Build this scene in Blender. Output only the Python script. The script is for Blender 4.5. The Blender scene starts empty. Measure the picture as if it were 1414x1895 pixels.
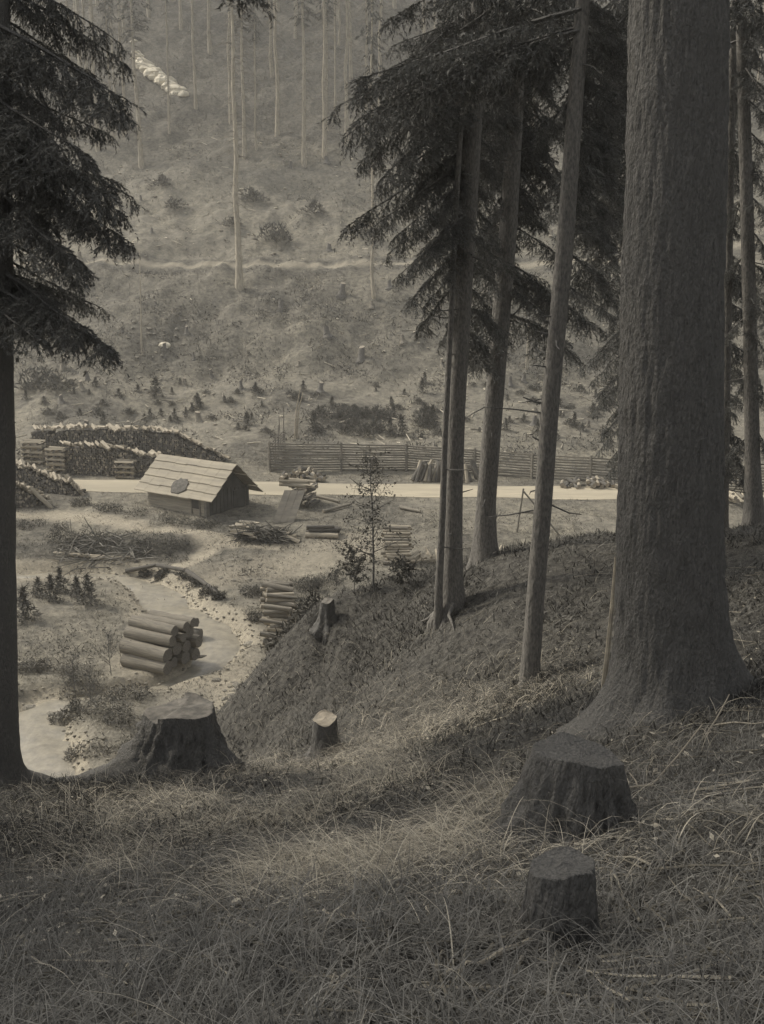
import bpy, math, random
import numpy as np
from mathutils import Vector, Matrix

C = bpy.context.scene
col = C.collection
R = math.radians
# ------------------------------------------------------------------ camera
PITCH = R(12.0); FPX = 1800.0; W0, H0 = 1414.0, 1895.0
cd = bpy.data.cameras.new('camera'); cam = bpy.data.objects.new('camera', cd); col.objects.link(cam)
cd.sensor_fit = 'HORIZONTAL'; cd.sensor_width = 36; cd.lens = 36 * FPX / W0
cd.clip_start = 0.1; cd.clip_end = 2000
cam.location = (0, 0, 0); cam.rotation_euler = (R(90) - PITCH, 0, 0)
C.camera = cam
# ------------------------------------------------------------------ sky, sun, exposure
SUN_EL, SUN_AZ = R(44), R(-66)        # azimuth from +Y towards +X : sun far left, a little beyond the scene
SUN_STR, SKY_STR, EXPO = 2.3, 0.15, 0.45
w = bpy.data.worlds.new('World'); C.world = w; w.use_nodes = True
nt = w.node_tree; nt.nodes.clear()
sky = nt.nodes.new('ShaderNodeTexSky'); sky.sky_type = 'NISHITA'; sky.sun_disc = False
sky.sun_elevation = SUN_EL; sky.sun_rotation = SUN_AZ; sky.dust_density = 3.0
hs = nt.nodes.new('ShaderNodeHueSaturation'); hs.inputs['Saturation'].default_value = 0.2
bg = nt.nodes.new('ShaderNodeBackground'); bg.inputs['Strength'].default_value = SKY_STR
wo = nt.nodes.new('ShaderNodeOutputWorld')
nt.links.new(sky.outputs[0], hs.inputs['Color']); nt.links.new(hs.outputs[0], bg.inputs[0]); nt.links.new(bg.outputs[0], wo.inputs[0])
sd = bpy.data.lights.new('sun', 'SUN'); sd.energy = SUN_STR; sd.angle = R(6); sd.color = (1, 0.93, 0.80)
so = bpy.data.objects.new('sun', sd); col.objects.link(so)
sdir = Vector((math.sin(SUN_AZ) * math.cos(SUN_EL), math.cos(SUN_AZ) * math.cos(SUN_EL), math.sin(SUN_EL)))
so.rotation_euler = sdir.to_track_quat('Z', 'Y').to_euler(); so.location = (0, 0, 60)
C.view_settings.view_transform = 'Standard'; C.view_settings.look = 'None'
C.view_settings.exposure = EXPO; C.view_settings.gamma = 1
C.cycles.max_bounces = 5; C.cycles.diffuse_bounces = 3; C.cycles.glossy_bounces = 2
C.cycles.transparent_max_bounces = 6; C.cycles.volume_bounces = 1

rnd = random.Random(7); rg = np.random.default_rng(11)
# ------------------------------------------------------------------ noise
_tab = np.random.default_rng(3).random((256, 256))
def vnoise(x, y):
    x = np.asarray(x, float); y = np.asarray(y, float)
    xi = np.floor(x).astype(int); yi = np.floor(y).astype(int); fx = x - xi; fy = y - yi
    fx = fx * fx * (3 - 2 * fx); fy = fy * fy * (3 - 2 * fy)
    a = _tab[xi & 255, yi & 255]; b = _tab[(xi + 1) & 255, yi & 255]
    c = _tab[xi & 255, (yi + 1) & 255]; d = _tab[(xi + 1) & 255, (yi + 1) & 255]
    return (a * (1 - fx) + b * fx) * (1 - fy) + (c * (1 - fx) + d * fx) * fy
def fbm(x, y, f, o=4, s=0.0):
    t = 0; a = 1; n = 0
    for k in range(o):
        t = t + a * (vnoise(x * f + s + 17.3 * k, y * f + s * 1.7 + 9.1 * k) - 0.5); n += a; a *= 0.5; f *= 2.03
    return t / n * 2
def sstep(a, b, x): t = np.clip((x - a) / (b - a), 0, 1); return t * t * (3 - 2 * t)
# ------------------------------------------------------------------ pixel <-> world
def ray(px, row):
    a = (px - 707) / FPX; b = (H0 / 2 - row) / FPX
    return np.array([a, math.cos(PITCH) + b * math.sin(PITCH), -math.sin(PITCH) + b * math.cos(PITCH)])
def at_y(px, row, y): d = ray(px, row); return d * (y / d[1])
def project(P):
    P = np.atleast_2d(P); dz = P[:, 1] * math.cos(PITCH) - P[:, 2] * math.sin(PITCH)
    up = P[:, 1] * math.sin(PITCH) + P[:, 2] * math.cos(PITCH)
    return 707 + FPX * P[:, 0] / dz, H0 / 2 - FPX * up / dz, dz
# ------------------------------------------------------------------ terrain height
VY = np.array([-60, 10, 20, 24, 30, 34.5, 38, 40, 43.3, 45, 47, 50, 51, 55, 57, 62, 66, 72, 78, 80, 87, 94, 95.2, 96.2, 108, 122, 140, 165, 190, 240])
VZ = np.array([-13, -12.6, -12.4, -12.15, -11.75, -11.5, -11.38, -11.25, -10.8, -10.5, -10.25, -10.08, -10.02, -10.0, -9.95, -9.35, -8.6, -7.4, -5.9, -5.1, -1.1, 3.25, 3.5, 4.1, 9.6, 16.6, 28.2, 46.5, 65, 100.0])
def road_y(x): return 53.0 - 0.085 * x
NP = np.array([(0, 0, -1.35), (0, -6, 1.2), (-6, -4, -.6), (8, -4, 2), (0, 2.15, -1.82), (-1, 2.2, -1.95), (1, 2, -1.68), (.57, 2.8, -2.05), (1.0, 4.7, -2.72), (-1.1, 5.5, -3.43),
    (2.2, 7, -3.0), (-3.3, 8.8, -4.75), (-2.35, 10.1, -5.1), (-.65, 10.8, -5.3), (1.63, 10.2, -4.12), (.97, 13.1, -4.2), (1.56, 14.5, -3.85), (3.6, 9, -3.15),
    (6, 15.6, -3.65), (-.93, 15.6, -5.2), (.85, 16, -4.45), (3.7, 17, -4.3), (-.47, 13.8, -5.65), (-1.3, 16.2, -5.05), (0, 13, -5.05), (-7, 9, -5.2), (-12, 9, -5.6), (-7, 0, -2.4), (10, 16, -3.2), (10, 6, -1.0), (16, 12, 0.5), (-16, -2, -3), (3.2, 4, -1.9), (-2.4, 5, -3.4)])
def tps_fit(P):
    n = len(P); d = np.linalg.norm(P[:, None, :2] - P[None, :, :2], axis=2); K = np.where(d > 0, d * d * np.log(d + 1e-12), 0) + np.eye(n) * 0.3
    Q = np.c_[np.ones(n), P[:, :2]]; A = np.block([[K, Q], [Q.T, np.zeros((3, 3))]])
    return np.linalg.solve(A, np.r_[P[:, 2], np.zeros(3)])
TW = tps_fit(NP)
EDGE = np.array([(-60, 8), (-14, 9.8), (-4, 10.2), (-2.4, 11.0), (-1.15, 11.6), (-.9, 12.8), (-1.0, 14.6), (-1.3, 16.0), (-1.0, 16.9), (1, 17.3), (4, 17.6), (10, 18.5), (60, 26)])
def edge_d(x, y):
    best = np.full(x.shape, 1e9)
    for (ax, ay), (bx, by) in zip(EDGE[:-1], EDGE[1:]):
        dx, dy = bx - ax, by - ay; t = np.clip(((x - ax) * dx + (y - ay) * dy) / (dx * dx + dy * dy), 0, 1)
        best = np.minimum(best, np.hypot(x - ax - t * dx, y - ay - t * dy))
    return np.where(y > np.interp(x, EDGE[:, 0], EDGE[:, 1]), best, -best)
# creek centre line (world): x, y, half width
CREEK = np.array([(-26, 41.2, .5), (-18, 40.6, .6), (-13.5, 40.6, .7), (-10.6, 40.3, .7), (-9.2, 38.4, .85), (-7.9, 36.2, .95), (-6.4, 34.3, .95), (-5.7, 33.0, .8), (-6.0, 31.4, .5), (-7.2, 29.9, .25), (-9.2, 29.2, .3), (-10.6, 28.6, .7), (-10.7, 27.2, 1.0), (-9.9, 25.4, 1.15), (-9.0, 23, 1.1), (-8.6, 19, 1.0)])
def creek_d(x, y):
    best = np.full(x.shape, 1e9); hw = np.zeros(x.shape)
    for (ax, ay, aw), (bx, by, bw) in zip(CREEK[:-1], CREEK[1:]):
        dx, dy = bx - ax, by - ay; t = np.clip(((x - ax) * dx + (y - ay) * dy) / (dx * dx + dy * dy), 0, 1)
        d = np.hypot(x - ax - t * dx, y - ay - t * dy); m = d < best
        best = np.where(m, d, best); hw = np.where(m, aw + t * (bw - aw), hw)
    return best, hw
def Z(x, y, fine=True):
    x = np.asarray(x, float); y = np.asarray(y, float); sh = x.shape; x = x.ravel(); y = y.ravel()
    yy = y + 0.085 * x * (1 - sstep(60, 85, y)) * sstep(30, 48, y)
    v = np.interp(yy, VY, VZ)
    for k in (-.8, .8, -1.6, 1.6): v = v + np.interp(yy + k, VY, VZ)
    v /= 5
    n = fbm(x, y, .13, 4) * (1 - .8 * np.exp(-((y - 95.5) / 2.5) ** 2)); flat = 1 - np.exp(-((yy - 53.0) / 3.4) ** 4)
    far = sstep(58, 90, y)
    v = v + flat * n * (.35 + 1.4 * far) + flat * fbm(x, y, .6, 5, 5) * (.14 + .4 * far)
    # bank and bench details of the valley floor on the left
    v = v + .45 * np.exp(-((y - 45.2 - .12 * x) / 1.1) ** 2) * sstep(-6, -10, x) * sstep(-28, -22, x)
    v = v + np.where(y < 100, far * .02 * np.abs(x) ** 1.3 * sstep(10, 40, x), 0)
    cdist, hw = creek_d(x, y); v = v - .42 * (1 - sstep(hw * .8, hw * 1.25 + .35, cdist))
    # near hillside
    m = (y < 46) & (np.abs(x) < 70)
    nh = np.full(x.shape, -99.0); xm, ym = x[m], y[m]
    r = np.hypot(xm[:, None] - NP[None, :, 0], ym[:, None] - NP[None, :, 1])
    xc = np.clip(xm, -16, 16); 
    h = (np.where(r > 0, r * r * np.log(r + 1e-12), 0) @ TW[:-3]) + TW[-3] + TW[-2] * xm + TW[-1] * ym
    # far from the control points fall back on a plain slope
    pl = -1.3 - .36 * ym + .12 * xm
    q = sstep(7, 18, np.abs(xm)) ; q = np.maximum(q, sstep(-4, -10, ym)); q = np.maximum(q, sstep(17, 24, ym)); h = h * (1 - q) + pl * q
    e = edge_d(xm, ym) + .22 * fbm(xm, ym, .5, 2, 3)
    h = h - 1.0 * np.log1p(np.exp(np.clip(e * 3, -30, 30))) / 3
    if fine: h = h + .10 * fbm(xm, ym, .9, 4, 2) + .035 * fbm(xm, ym, 5, 3, 8)
    nh[m] = h
    k = .45; mx = np.maximum(v, nh); out = mx + k * np.log1p(np.exp(-np.abs(v - nh) / k)) * .5
    return out.reshape(sh)
def z1(x, y): return float(Z(np.array([x]), np.array([y]))[0])
def hit(px, row, y0=1.5, y1=220):
    """first terrain point seen through that point of the photograph"""
    d = ray(px, row); ys = np.geomspace(y0, y1, 900); P = d[None] * (ys / d[1])[:, None]
    g = P[:, 2] - Z(P[:, 0], P[:, 1]); i = np.argmax(g < 0)
    if not (g < 0).any(): i = len(ys) - 1
    if i == 0: return P[0]
    t = g[i - 1] / (g[i - 1] - g[i] + 1e-9); p = P[i - 1] * (1 - t) + P[i] * t
    return p
def hitv(px, row, y0=18): return hit(px, row, y0)      # hit that skips the near hillside
# ------------------------------------------------------------------ materials
def neut(c):
    l = sum(c) / 3; k = .6 + .4 * min(1, l / .35); return tuple(l + (v - l) * k * 1.0 for v in (c[0] * 1.0, c[1] * .985, c[2] * .955))
def mat(name, c1, c2=None, scale=4.0, rough=.9, bump=.0, bscale=30, tone=False, stretch=(1, 1, 1), c3=None, scale3=.7, detail=6, spec=.2):
    m = bpy.data.materials.new(name); m.use_nodes = True; t = m.node_tree; b = t.nodes['Principled BSDF']
    b.inputs['Roughness'].default_value = rough; b.inputs['Specular IOR Level'].default_value = spec
    tc = t.nodes.new('ShaderNodeTexCoord'); mp = t.nodes.new('ShaderNodeMapping'); mp.inputs['Scale'].default_value = stretch
    t.links.new(tc.outputs['Object'], mp.inputs[0])
    c2 = c2 or tuple(v * .6 for v in c1)
    c1 = neut(c1); c2 = neut(c2)
    n = t.nodes.new('ShaderNodeTexNoise'); n.inputs['Scale'].default_value = scale; n.inputs['Detail'].default_value = detail; n.inputs['Roughness'].default_value = .65
    t.links.new(mp.outputs[0], n.inputs[0])
    r = t.nodes.new('ShaderNodeValToRGB'); r.color_ramp.elements[0].position = .35; r.color_ramp.elements[1].position = .65
    r.color_ramp.elements[0].color = (*c2, 1); r.color_ramp.elements[1].color = (*c1, 1); t.links.new(n.outputs[0], r.inputs[0])
    outc = r.outputs[0]
    if c3:
        n3 = t.nodes.new('ShaderNodeTexNoise'); n3.inputs['Scale'].default_value = scale3; n3.inputs['Detail'].default_value = 5; t.links.new(mp.outputs[0], n3.inputs[0])
        r3 = t.nodes.new('ShaderNodeValToRGB'); r3.color_ramp.elements[0].position = .45; r3.color_ramp.elements[1].position = .6; t.links.new(n3.outputs[0], r3.inputs[0])
        mx = t.nodes.new('ShaderNodeMix'); mx.data_type = 'RGBA'; t.links.new(r3.outputs[0], mx.inputs[0]); t.links.new(outc, mx.inputs[6]); mx.inputs[7].default_value = (*c3, 1); outc = mx.outputs[2]
    if tone:
        a = t.nodes.new('ShaderNodeAttribute'); a.attribute_name = 'tone'
        mx = t.nodes.new('ShaderNodeMix'); mx.data_type = 'RGBA'; mx.blend_type = 'MULTIPLY'; mx.inputs[0].default_value = 1
        t.links.new(outc, mx.inputs[6]); t.links.new(a.outputs['Color'], mx.inputs[7]); outc = mx.outputs[2]
    t.links.new(outc, b.inputs['Base Color'])
    if bump:
        nb = t.nodes.new('ShaderNodeTexNoise'); nb.inputs['Scale'].default_value = bscale; nb.inputs['Detail'].default_value = 6; t.links.new(mp.outputs[0], nb.inputs[0])
        bm = t.nodes.new('ShaderNodeBump'); bm.inputs['Strength'].default_value = bump; bm.inputs['Distance'].default_value = .03
        t.links.new(nb.outputs[0], bm.inputs['Height']); t.links.new(bm.outputs[0], b.inputs['Normal'])
    return m
M = {}
M['bark'] = mat('dark_bark', (.18, .171, .155), (.10, .096, .088), 55, .95, 1.0, 60, stretch=(1, 1, .45), c3=(.13, .124, .113), scale3=9)
M['bark_mid'] = mat('grey_bark', (.22, .203, .175), (.10, .094, .084), 50, .95, .7, 30, stretch=(1, 1, .35))
M['bark_pale'] = mat('pale_bark', (.46, .41, .32), (.27, .24, .19), 6, .95, .4, 20, stretch=(1, 1, .3))
M['bark_log'] = mat('log_bark', (.28, .25, .195), (.15, .135, .108), 7, .9, .5, 20, stretch=(.35, 1, 1))
M['bark_dark_log'] = mat('dark_log_bark', (.16, .145, .12), (.08, .074, .063), 7, .9, .5, 20)
M['peeled'] = mat('peeled_wood', (.42, .37, .285), (.25, .22, .17), 6, .85, .2, 20, stretch=(.3, 1, 1))
M['cut_dark'] = mat('old_and_shaded_cut_wood', (.20, .18, .15), (.09, .084, .073), 9, .9, .3, 30)  # stump tops, and log ends whose shade is put into this darker colour
M['cut'] = mat('cut_wood', (.38, .33, .26), (.20, .18, .14), 8, .9, .3, 30)
M['needle'] = mat('spruce_needles', (.20, .198, .18), (.12, .12, .11), 3, .8, tone=True)
M['needle_far'] = mat('far_spruce_needles', (.13, .125, .10), (.08, .077, .064), 2, .9, tone=True)
M['dry'] = mat('dry_grass', (.55, .50, .40), (.33, .30, .24), 2, .85, tone=True)
M['cover'] = mat('moss_and_litter', (.21, .198, .17), (.10, .095, .084), 5, .95, tone=True)
M['meadow'] = mat('meadow_grass', (.25, .228, .175), (.15, .137, .108), .5, .9, tone=True)
M['brush'] = mat('brush', (.15, .138, .112), (.08, .075, .062), 1.5, .9, tone=True)
M['roof'] = mat('roof_boards', (.36, .32, .245), (.26, .232, .18), 1.6, .85, .2, 30, stretch=(.25, 3, 1))
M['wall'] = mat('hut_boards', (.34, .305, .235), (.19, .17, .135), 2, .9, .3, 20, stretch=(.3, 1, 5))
M['wall_dark_shade'] = mat('hut_dark_shaded_boards', (.085, .078, .066), (.05, .046, .04), 2, .9, .3, 20)  # gable-end shade put into the board colour; door and shutter share it
M['fence'] = mat('fence_wood', (.24, .216, .172), (.135, .122, .10), 3, .9, .3, 20, stretch=(.3, 1, 1))
M['stone'] = mat('stone', (.30, .275, .22), (.15, .138, .112), 3, .95, .5, 12)
M['road'] = mat('road_dust', (.46, .407, .305), (.34, .302, .23), 1.6, .95, .5, 12, stretch=(.25, 1, 1), c3=(.33, .293, .22), scale3=.25)
M['water'] = mat('silty_water', (.34, .305, .235), (.22, .20, .157), 3.0, .3, .6, 5, spec=.5)
# ------------------------------------------------------------------ mesh builder
class MB:
    def __init__(s): s.v = []; s.f = []; s.n = 0; s.t = []; s.mi = []
    def add(s, v, f, tone=1.0, mi=0):
        v = np.asarray(v, float).reshape(-1, 3); f = np.asarray(f, int)
        s.v.append(v); s.f.append(f + s.n); s.n += len(v); s.t.append(np.broadcast_to(np.asarray(tone, float).reshape(-1), (len(v),)) if np.size(tone) in (1, len(v)) else np.ones(len(v)))
        s.mi.append(np.full(len(f), mi))
        return s
    def mesh(s, name, mats, smooth=False, tone=False):
        me = bpy.data.meshes.new(name); V = np.concatenate(s.v); me.vertices.add(len(V)); me.vertices.foreach_set('co', V.ravel())
        li = np.concatenate([f.ravel() for f in s.f]); tot = np.concatenate([np.full(len(f), f.shape[1]) for f in s.f])
        me.loops.add(len(li)); me.loops.foreach_set('vertex_index', li); me.polygons.add(len(tot))
        st = np.r_[0, np.cumsum(tot)[:-1]]; me.polygons.foreach_set('loop_start', st); me.polygons.foreach_set('loop_total', tot)
        me.polygons.foreach_set('use_smooth', np.full(len(tot), smooth)); me.polygons.foreach_set('material_index', np.concatenate(s.mi))
        for m in (mats if isinstance(mats, (list, tuple)) else [mats]): me.materials.append(m)
        if tone:
            a = me.color_attributes.new('tone', 'FLOAT_COLOR', 'POINT'); T = np.concatenate(s.t); a.data.foreach_set('color', np.c_[T, T, T, np.ones(len(T))].ravel())
        me.update(); me.validate(); return me
    def build(s, name, mats, parent=None, smooth=False, tone=False, origin=None):
        if origin is not None: s.v = [v - np.asarray(origin, float) for v in s.v]
        o = bpy.data.objects.new(name, s.mesh(name, mats, smooth, tone)); col.objects.link(o)
        if origin is not None and parent is None: o.location = tuple(origin)
        if parent: o.parent = parent
        return o
def tag(o, label=None, cat=None, group=None, kind=None):
    for k, v in (('label', label), ('category', cat), ('group', group), ('kind', kind)):
        if v: o[k] = v
        elif k in o: del o[k]
    return o
def empty(name, loc, label, cat, group=None, rz=0):
    o = bpy.data.objects.new(name, None); col.objects.link(o); o.location = tuple(loc); o.rotation_euler = (0, 0, rz); return tag(o, label, cat, group)
def copy_tree(o, parent=None):
    c = o.copy(); col.objects.link(c)
    if parent: c.parent = parent
    for ch in [k for k in o.children]: copy_tree(ch, c)
    return c
def frame(d):
    d = d / (np.linalg.norm(d) + 1e-12); u = np.cross(d, (0, 0, 1.0));
    if np.linalg.norm(u) < 1e-3: u = np.array([1.0, 0, 0])
    u /= np.linalg.norm(u); return d, u, np.cross(u, d)
def tube(mb, pts, rad, n=8, caps=True, tone=1.0, mi=0, cap_mi=None, wob=0.0, seed=0):
    pts = np.asarray(pts, float); rad = np.broadcast_to(np.asarray(rad, float), (len(pts),)); r_ = np.random.default_rng(seed)
    th = np.linspace(0, 2 * np.pi, n, endpoint=False); T = np.gradient(pts, axis=0); _, u, _w = frame(T.mean(0)); rings = []
    prof = 1 + wob * r_.standard_normal(n)
    for p, t, r in zip(pts, T, rad):
        t = t / (np.linalg.norm(t) + 1e-12); uu = u - t * (u @ t); uu /= np.linalg.norm(uu); vv = np.cross(t, uu)
        rr = (r * prof * (1 + .4 * wob * r_.standard_normal(n)))[:, None]
        rings.append(p + rr * (np.cos(th)[:, None] * uu + np.sin(th)[:, None] * vv))
    V = np.concatenate(rings); k = len(pts); i = np.arange(n); j = (i + 1) % n
    F = np.concatenate([np.c_[a * n + i, a * n + j, (a + 1) * n + j, (a + 1) * n + i] for a in range(k - 1)])
    mb.add(V, F, tone, mi)
    if caps:
        cm = mi if cap_mi is None else cap_mi
        mb.add(np.r_[rings[0], pts[:1]], np.c_[j, i, np.full(n, n)], tone, cm); mb.add(np.r_[rings[-1], pts[-1:]], np.c_[i, j, np.full(n, n)], tone, cm)
    return mb
def boxm(mb, c, s, rz=0, mi=0, M4=None):
    v = np.array([(x, y, z) for x in (-.5, .5) for y in (-.5, .5) for z in (-.5, .5)]) * np.asarray(s, float)
    cz, sz = math.cos(rz), math.sin(rz); v = np.c_[v[:, 0] * cz - v[:, 1] * sz, v[:, 0] * sz + v[:, 1] * cz, v[:, 2]] + np.asarray(c, float)
    mb.add(v, [(0, 1, 3, 2), (4, 6, 7, 5), (0, 4, 5, 1), (2, 3, 7, 6), (0, 2, 6, 4), (1, 5, 7, 3)], 1, mi); return mb
def hexa(mb, P, mi=0):
    """8 points: bottom 4 (ccw), top 4"""
    mb.add(P, [(3, 2, 1, 0), (4, 5, 6, 7), (0, 1, 5, 4), (1, 2, 6, 5), (2, 3, 7, 6), (3, 0, 4, 7)], 1, mi); return mb
# ------------------------------------------------------------------ ground sheet
def ground():
    ys = np.r_[np.linspace(-28, 0, 40)[:-1], np.linspace(0, 24, 300)[:-1], np.linspace(24, 60, 260)[:-1], np.linspace(60, 215, 330)]
    us = np.linspace(-1, 1, 440); us = us * (.55 + .45 * us * us)
    Y, U = np.meshgrid(ys, us, indexing='ij'); X = U * (30 + .62 * np.maximum(Y, 0)); Zz = Z(X, Y)
    nr, nc = X.shape; i = np.arange(nr - 1)[:, None] * nc + np.arange(nc - 1)[None]; i = i.ravel()
    F = np.c_[i, i + 1, i + nc + 1, i + nc]; mb = MB().add(np.c_[X.ravel(), Y.ravel(), Zz.ravel()], F)
    me = mb.mesh('ground', [], True)
    x, y = X.ravel(), Y.ravel(); e = edge_d(x, y)
    near = (e < 6) & (y < 30) & (Zz.ravel() > np.interp(y, VY, VZ) + .5)
    cdist, hw = creek_d(x, y)
    px, row, dz = project(np.c_[x, y, Zz.ravel()])
    pale = 1 - sstep(0, np.where(y < 30.5, .35, 1.1), cdist - hw * 1.1 + .5 * fbm(x, y, 1.1, 3))          # gravel along the creek
    def strip(pts, wdt, jit=.5):
        P = np.array(pts, float); b = np.full(x.shape, 1e9)
        for a, c in zip(P[:-1], P[1:]):
            d = c - a; t = np.clip(((x - a[0]) * d[0] + (y - a[1]) * d[1]) / (d @ d), 0, 1); b = np.minimum(b, np.hypot(x - a[0] - t * d[0], y - a[1] - t * d[1]))
        return 1 - sstep(wdt * .3, wdt * 1.5, b + jit * 1.3 * fbm(x, y, 1.1, 4, 4))
    g = lambda px, r: hitv(px, r)[:2]
    dirt = strip([g(500, 1010), g(430, 1005), g(380, 985), g(250, 975), g(140, 955), g(30, 950)], .75)
    dirt = np.maximum(dirt, strip([g(400, 1015), g(350, 1040), g(310, 1058)], .5, .3))
    dirt = np.maximum(dirt, .8 * strip([g(300, 1240), g(420, 1260), g(470, 1280), g(410, 1340)], 1.6, .8))
    dirt = np.maximum(dirt, .5 * strip([g(700, 1000), g(560, 1030), g(430, 1060)], 1.6, 1.2))
    dirt = np.maximum(dirt, .75 * strip([(-60, 95.5), (60, 95.5)], .38, .2) * (y > 90))
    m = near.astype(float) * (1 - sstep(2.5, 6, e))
    dark = sstep(77, 82, y) * (1 - sstep(90, 95, y)) * (.55 + .45 * fbm(x, y, .12, 3, 7))      # brushy steep bank
    dark = np.maximum(dark, .8 * sstep(-.1, .5, fbm(x, y, .22, 4, 12)) * (1 - m) * (y < 75) * (y > 26))
    dark = np.maximum(dark, np.exp(-((y - 44.2 - .1 * x) / 1.3) ** 2) * sstep(-3, -6, x))
    dark = np.maximum(dark, .75 * sstep(112, 135, y)); dark = np.maximum(dark, .9 * np.exp(-((y - 96.6) / .5) ** 2)); dark = np.maximum(dark, .9 * np.exp(-((y - 94.2) / .8) ** 2))
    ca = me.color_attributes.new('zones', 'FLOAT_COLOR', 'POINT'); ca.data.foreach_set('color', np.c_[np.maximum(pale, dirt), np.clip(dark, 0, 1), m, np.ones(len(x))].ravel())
    mt = bpy.data.materials.new('ground_soil'); mt.use_nodes = True; t = mt.node_tree; b = t.nodes['Principled BSDF']; b.inputs['Roughness'].default_value = .95; b.inputs['Specular IOR Level'].default_value = .1
    geo = t.nodes.new('ShaderNodeNewGeometry')
    def noi(sc, det=6, ro=.65):
        n = t.nodes.new('ShaderNodeTexNoise'); n.inputs['Scale'].default_value = sc; n.inputs['Detail'].default_value = det; n.inputs['Roughness'].default_value = ro; t.links.new(geo.outputs['Position'], n.inputs[0]); return n.outputs[0]
    def ramp(fac, p0, p1, a, c):
        r = t.nodes.new('ShaderNodeValToRGB'); r.color_ramp.elements[0].position = p0; r.color_ramp.elements[1].position = p1; r.color_ramp.elements[0].color = (*neut(a), 1); r.color_ramp.elements[1].color = (*neut(c), 1); t.links.new(fac, r.inputs[0]); return r.outputs[0]
    def mix(f, a, c):
        x_ = t.nodes.new('ShaderNodeMix'); x_.data_type = 'RGBA'; t.links.new(f, x_.inputs[0]); t.links.new(a, x_.inputs[6]); t.links.new(c, x_.inputs[7]); return x_.outputs[2]
    at = t.nodes.new('ShaderNodeAttribute'); at.attribute_name = 'zones'; sp = t.nodes.new('ShaderNodeSeparateColor'); t.links.new(at.outputs['Color'], sp.inputs[0])
    n1, n2, n3 = noi(2.2, 10, .8), noi(.3, 6, .7), noi(9, 5, .7)
    grass = mix(ramp(n2, .4, .6, (0, 0, 0), (1, 1, 1)), ramp(n1, .35, .68, (.09, .083, .066), (.34, .31, .24)), ramp(n1, .35, .65, (.13, .12, .093), (.27, .245, .195)))
    drk = ramp(n1, .40, .66, (.05, .047, .04), (.20, .183, .147))
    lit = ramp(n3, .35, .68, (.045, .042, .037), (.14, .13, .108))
    peb = ramp(n3, .3, .65, (.24, .215, .17), (.42, .375, .29))
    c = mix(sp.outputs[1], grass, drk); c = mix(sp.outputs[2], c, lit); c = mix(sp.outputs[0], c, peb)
    t.links.new(c, b.inputs['Base Color'])
    bm = t.nodes.new('ShaderNodeBump'); bm.inputs['Strength'].default_value = .8; bm.inputs['Distance'].default_value = .12; t.links.new(noi(3.5, 8, .7), bm.inputs['Height']); t.links.new(bm.outputs[0], b.inputs['Normal'])
    me.materials.append(mt); o = bpy.data.objects.new('ground', me); col.objects.link(o); tag(o, kind='structure'); o['label'] = 'valley floor and both wooded hillsides, grass, soil and litter'
ground()
def ribbon(name, cl, dzf, m, label):
    mb = MB(); P = []; k = 9
    cl = np.array(cl, float); s = np.r_[0, np.cumsum(np.hypot(*np.diff(cl[:, :2], axis=0).T))]; ss = np.linspace(0, s[-1], int(s[-1] / .35) + 2)
    c = np.c_[[np.interp(ss, s, cl[:, q]) for q in range(3)]].T
    for q in (0, 1): c[:, q] = np.convolve(np.pad(c[:, q], 4, 'edge'), np.ones(9) / 9, 'valid')
    T = np.gradient(c[:, :2], axis=0); T /= np.linalg.norm(T, axis=1)[:, None]; Nn = np.c_[-T[:, 1], T[:, 0]]
    L = np.linspace(-1, 1, k); ew = 1 + .4 * fbm(c[:, 0], c[:, 1], 1.1, 3, 6) * (name != 'road')
    X = c[:, None, 0] + Nn[:, None, 0] * L[None] * (c[:, 2] * ew)[:, None]; Y = c[:, None, 1] + Nn[:, None, 1] * L[None] * (c[:, 2] * ew)[:, None]
    zz = dzf(c, X, Y); i = (np.arange(len(c) - 1)[:, None] * k + np.arange(k - 1)[None]).ravel()
    o = mb.add(np.c_[X.ravel(), Y.ravel(), zz.ravel()], np.c_[i, i + 1, i + k + 1, i + k]).build(name, m, smooth=True); tag(o, kind='structure'); o['label'] = label; return o
ribbon('road', [(x, road_y(x), 1.7 + .12 * math.sin(x * .8) + .08 * math.sin(x * 2.3)) for x in np.linspace(-60, 60, 60)], lambda c, X, Y: Z(X, Y) + .05 - .03 * np.abs(np.linspace(-1, 1, 9))[None] ** 4, M['road'], 'pale dusty road running across the valley')
def wz(c, X, Y):
    T = np.gradient(c[:, :2], axis=0); T /= np.linalg.norm(T, axis=1)[:, None]; zs = [Z(c[:, 0] + s * -T[:, 1] * c[:, 2] * 1.5, c[:, 1] + s * T[:, 0] * c[:, 2] * 1.5) for s in (-1, 1)]
    z = np.minimum(np.minimum(*zs) - .22, Z(c[:, 0], c[:, 1]) + .0); z = np.convolve(np.pad(z, 6, 'edge'), np.ones(13) / 13, 'valid'); L = np.linspace(-1, 1, 9)[None]; return np.minimum(np.repeat((z + .17)[:, None], 9, 1), Z(X, Y) + .02 + .14 * (1 - L * L)) - .03 * L ** 4
ribbon('creek_water', [(a, b, c * 1.08) for a, b, c in CREEK], wz, M['water'], 'pale silty creek bending through the valley floor')
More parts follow.
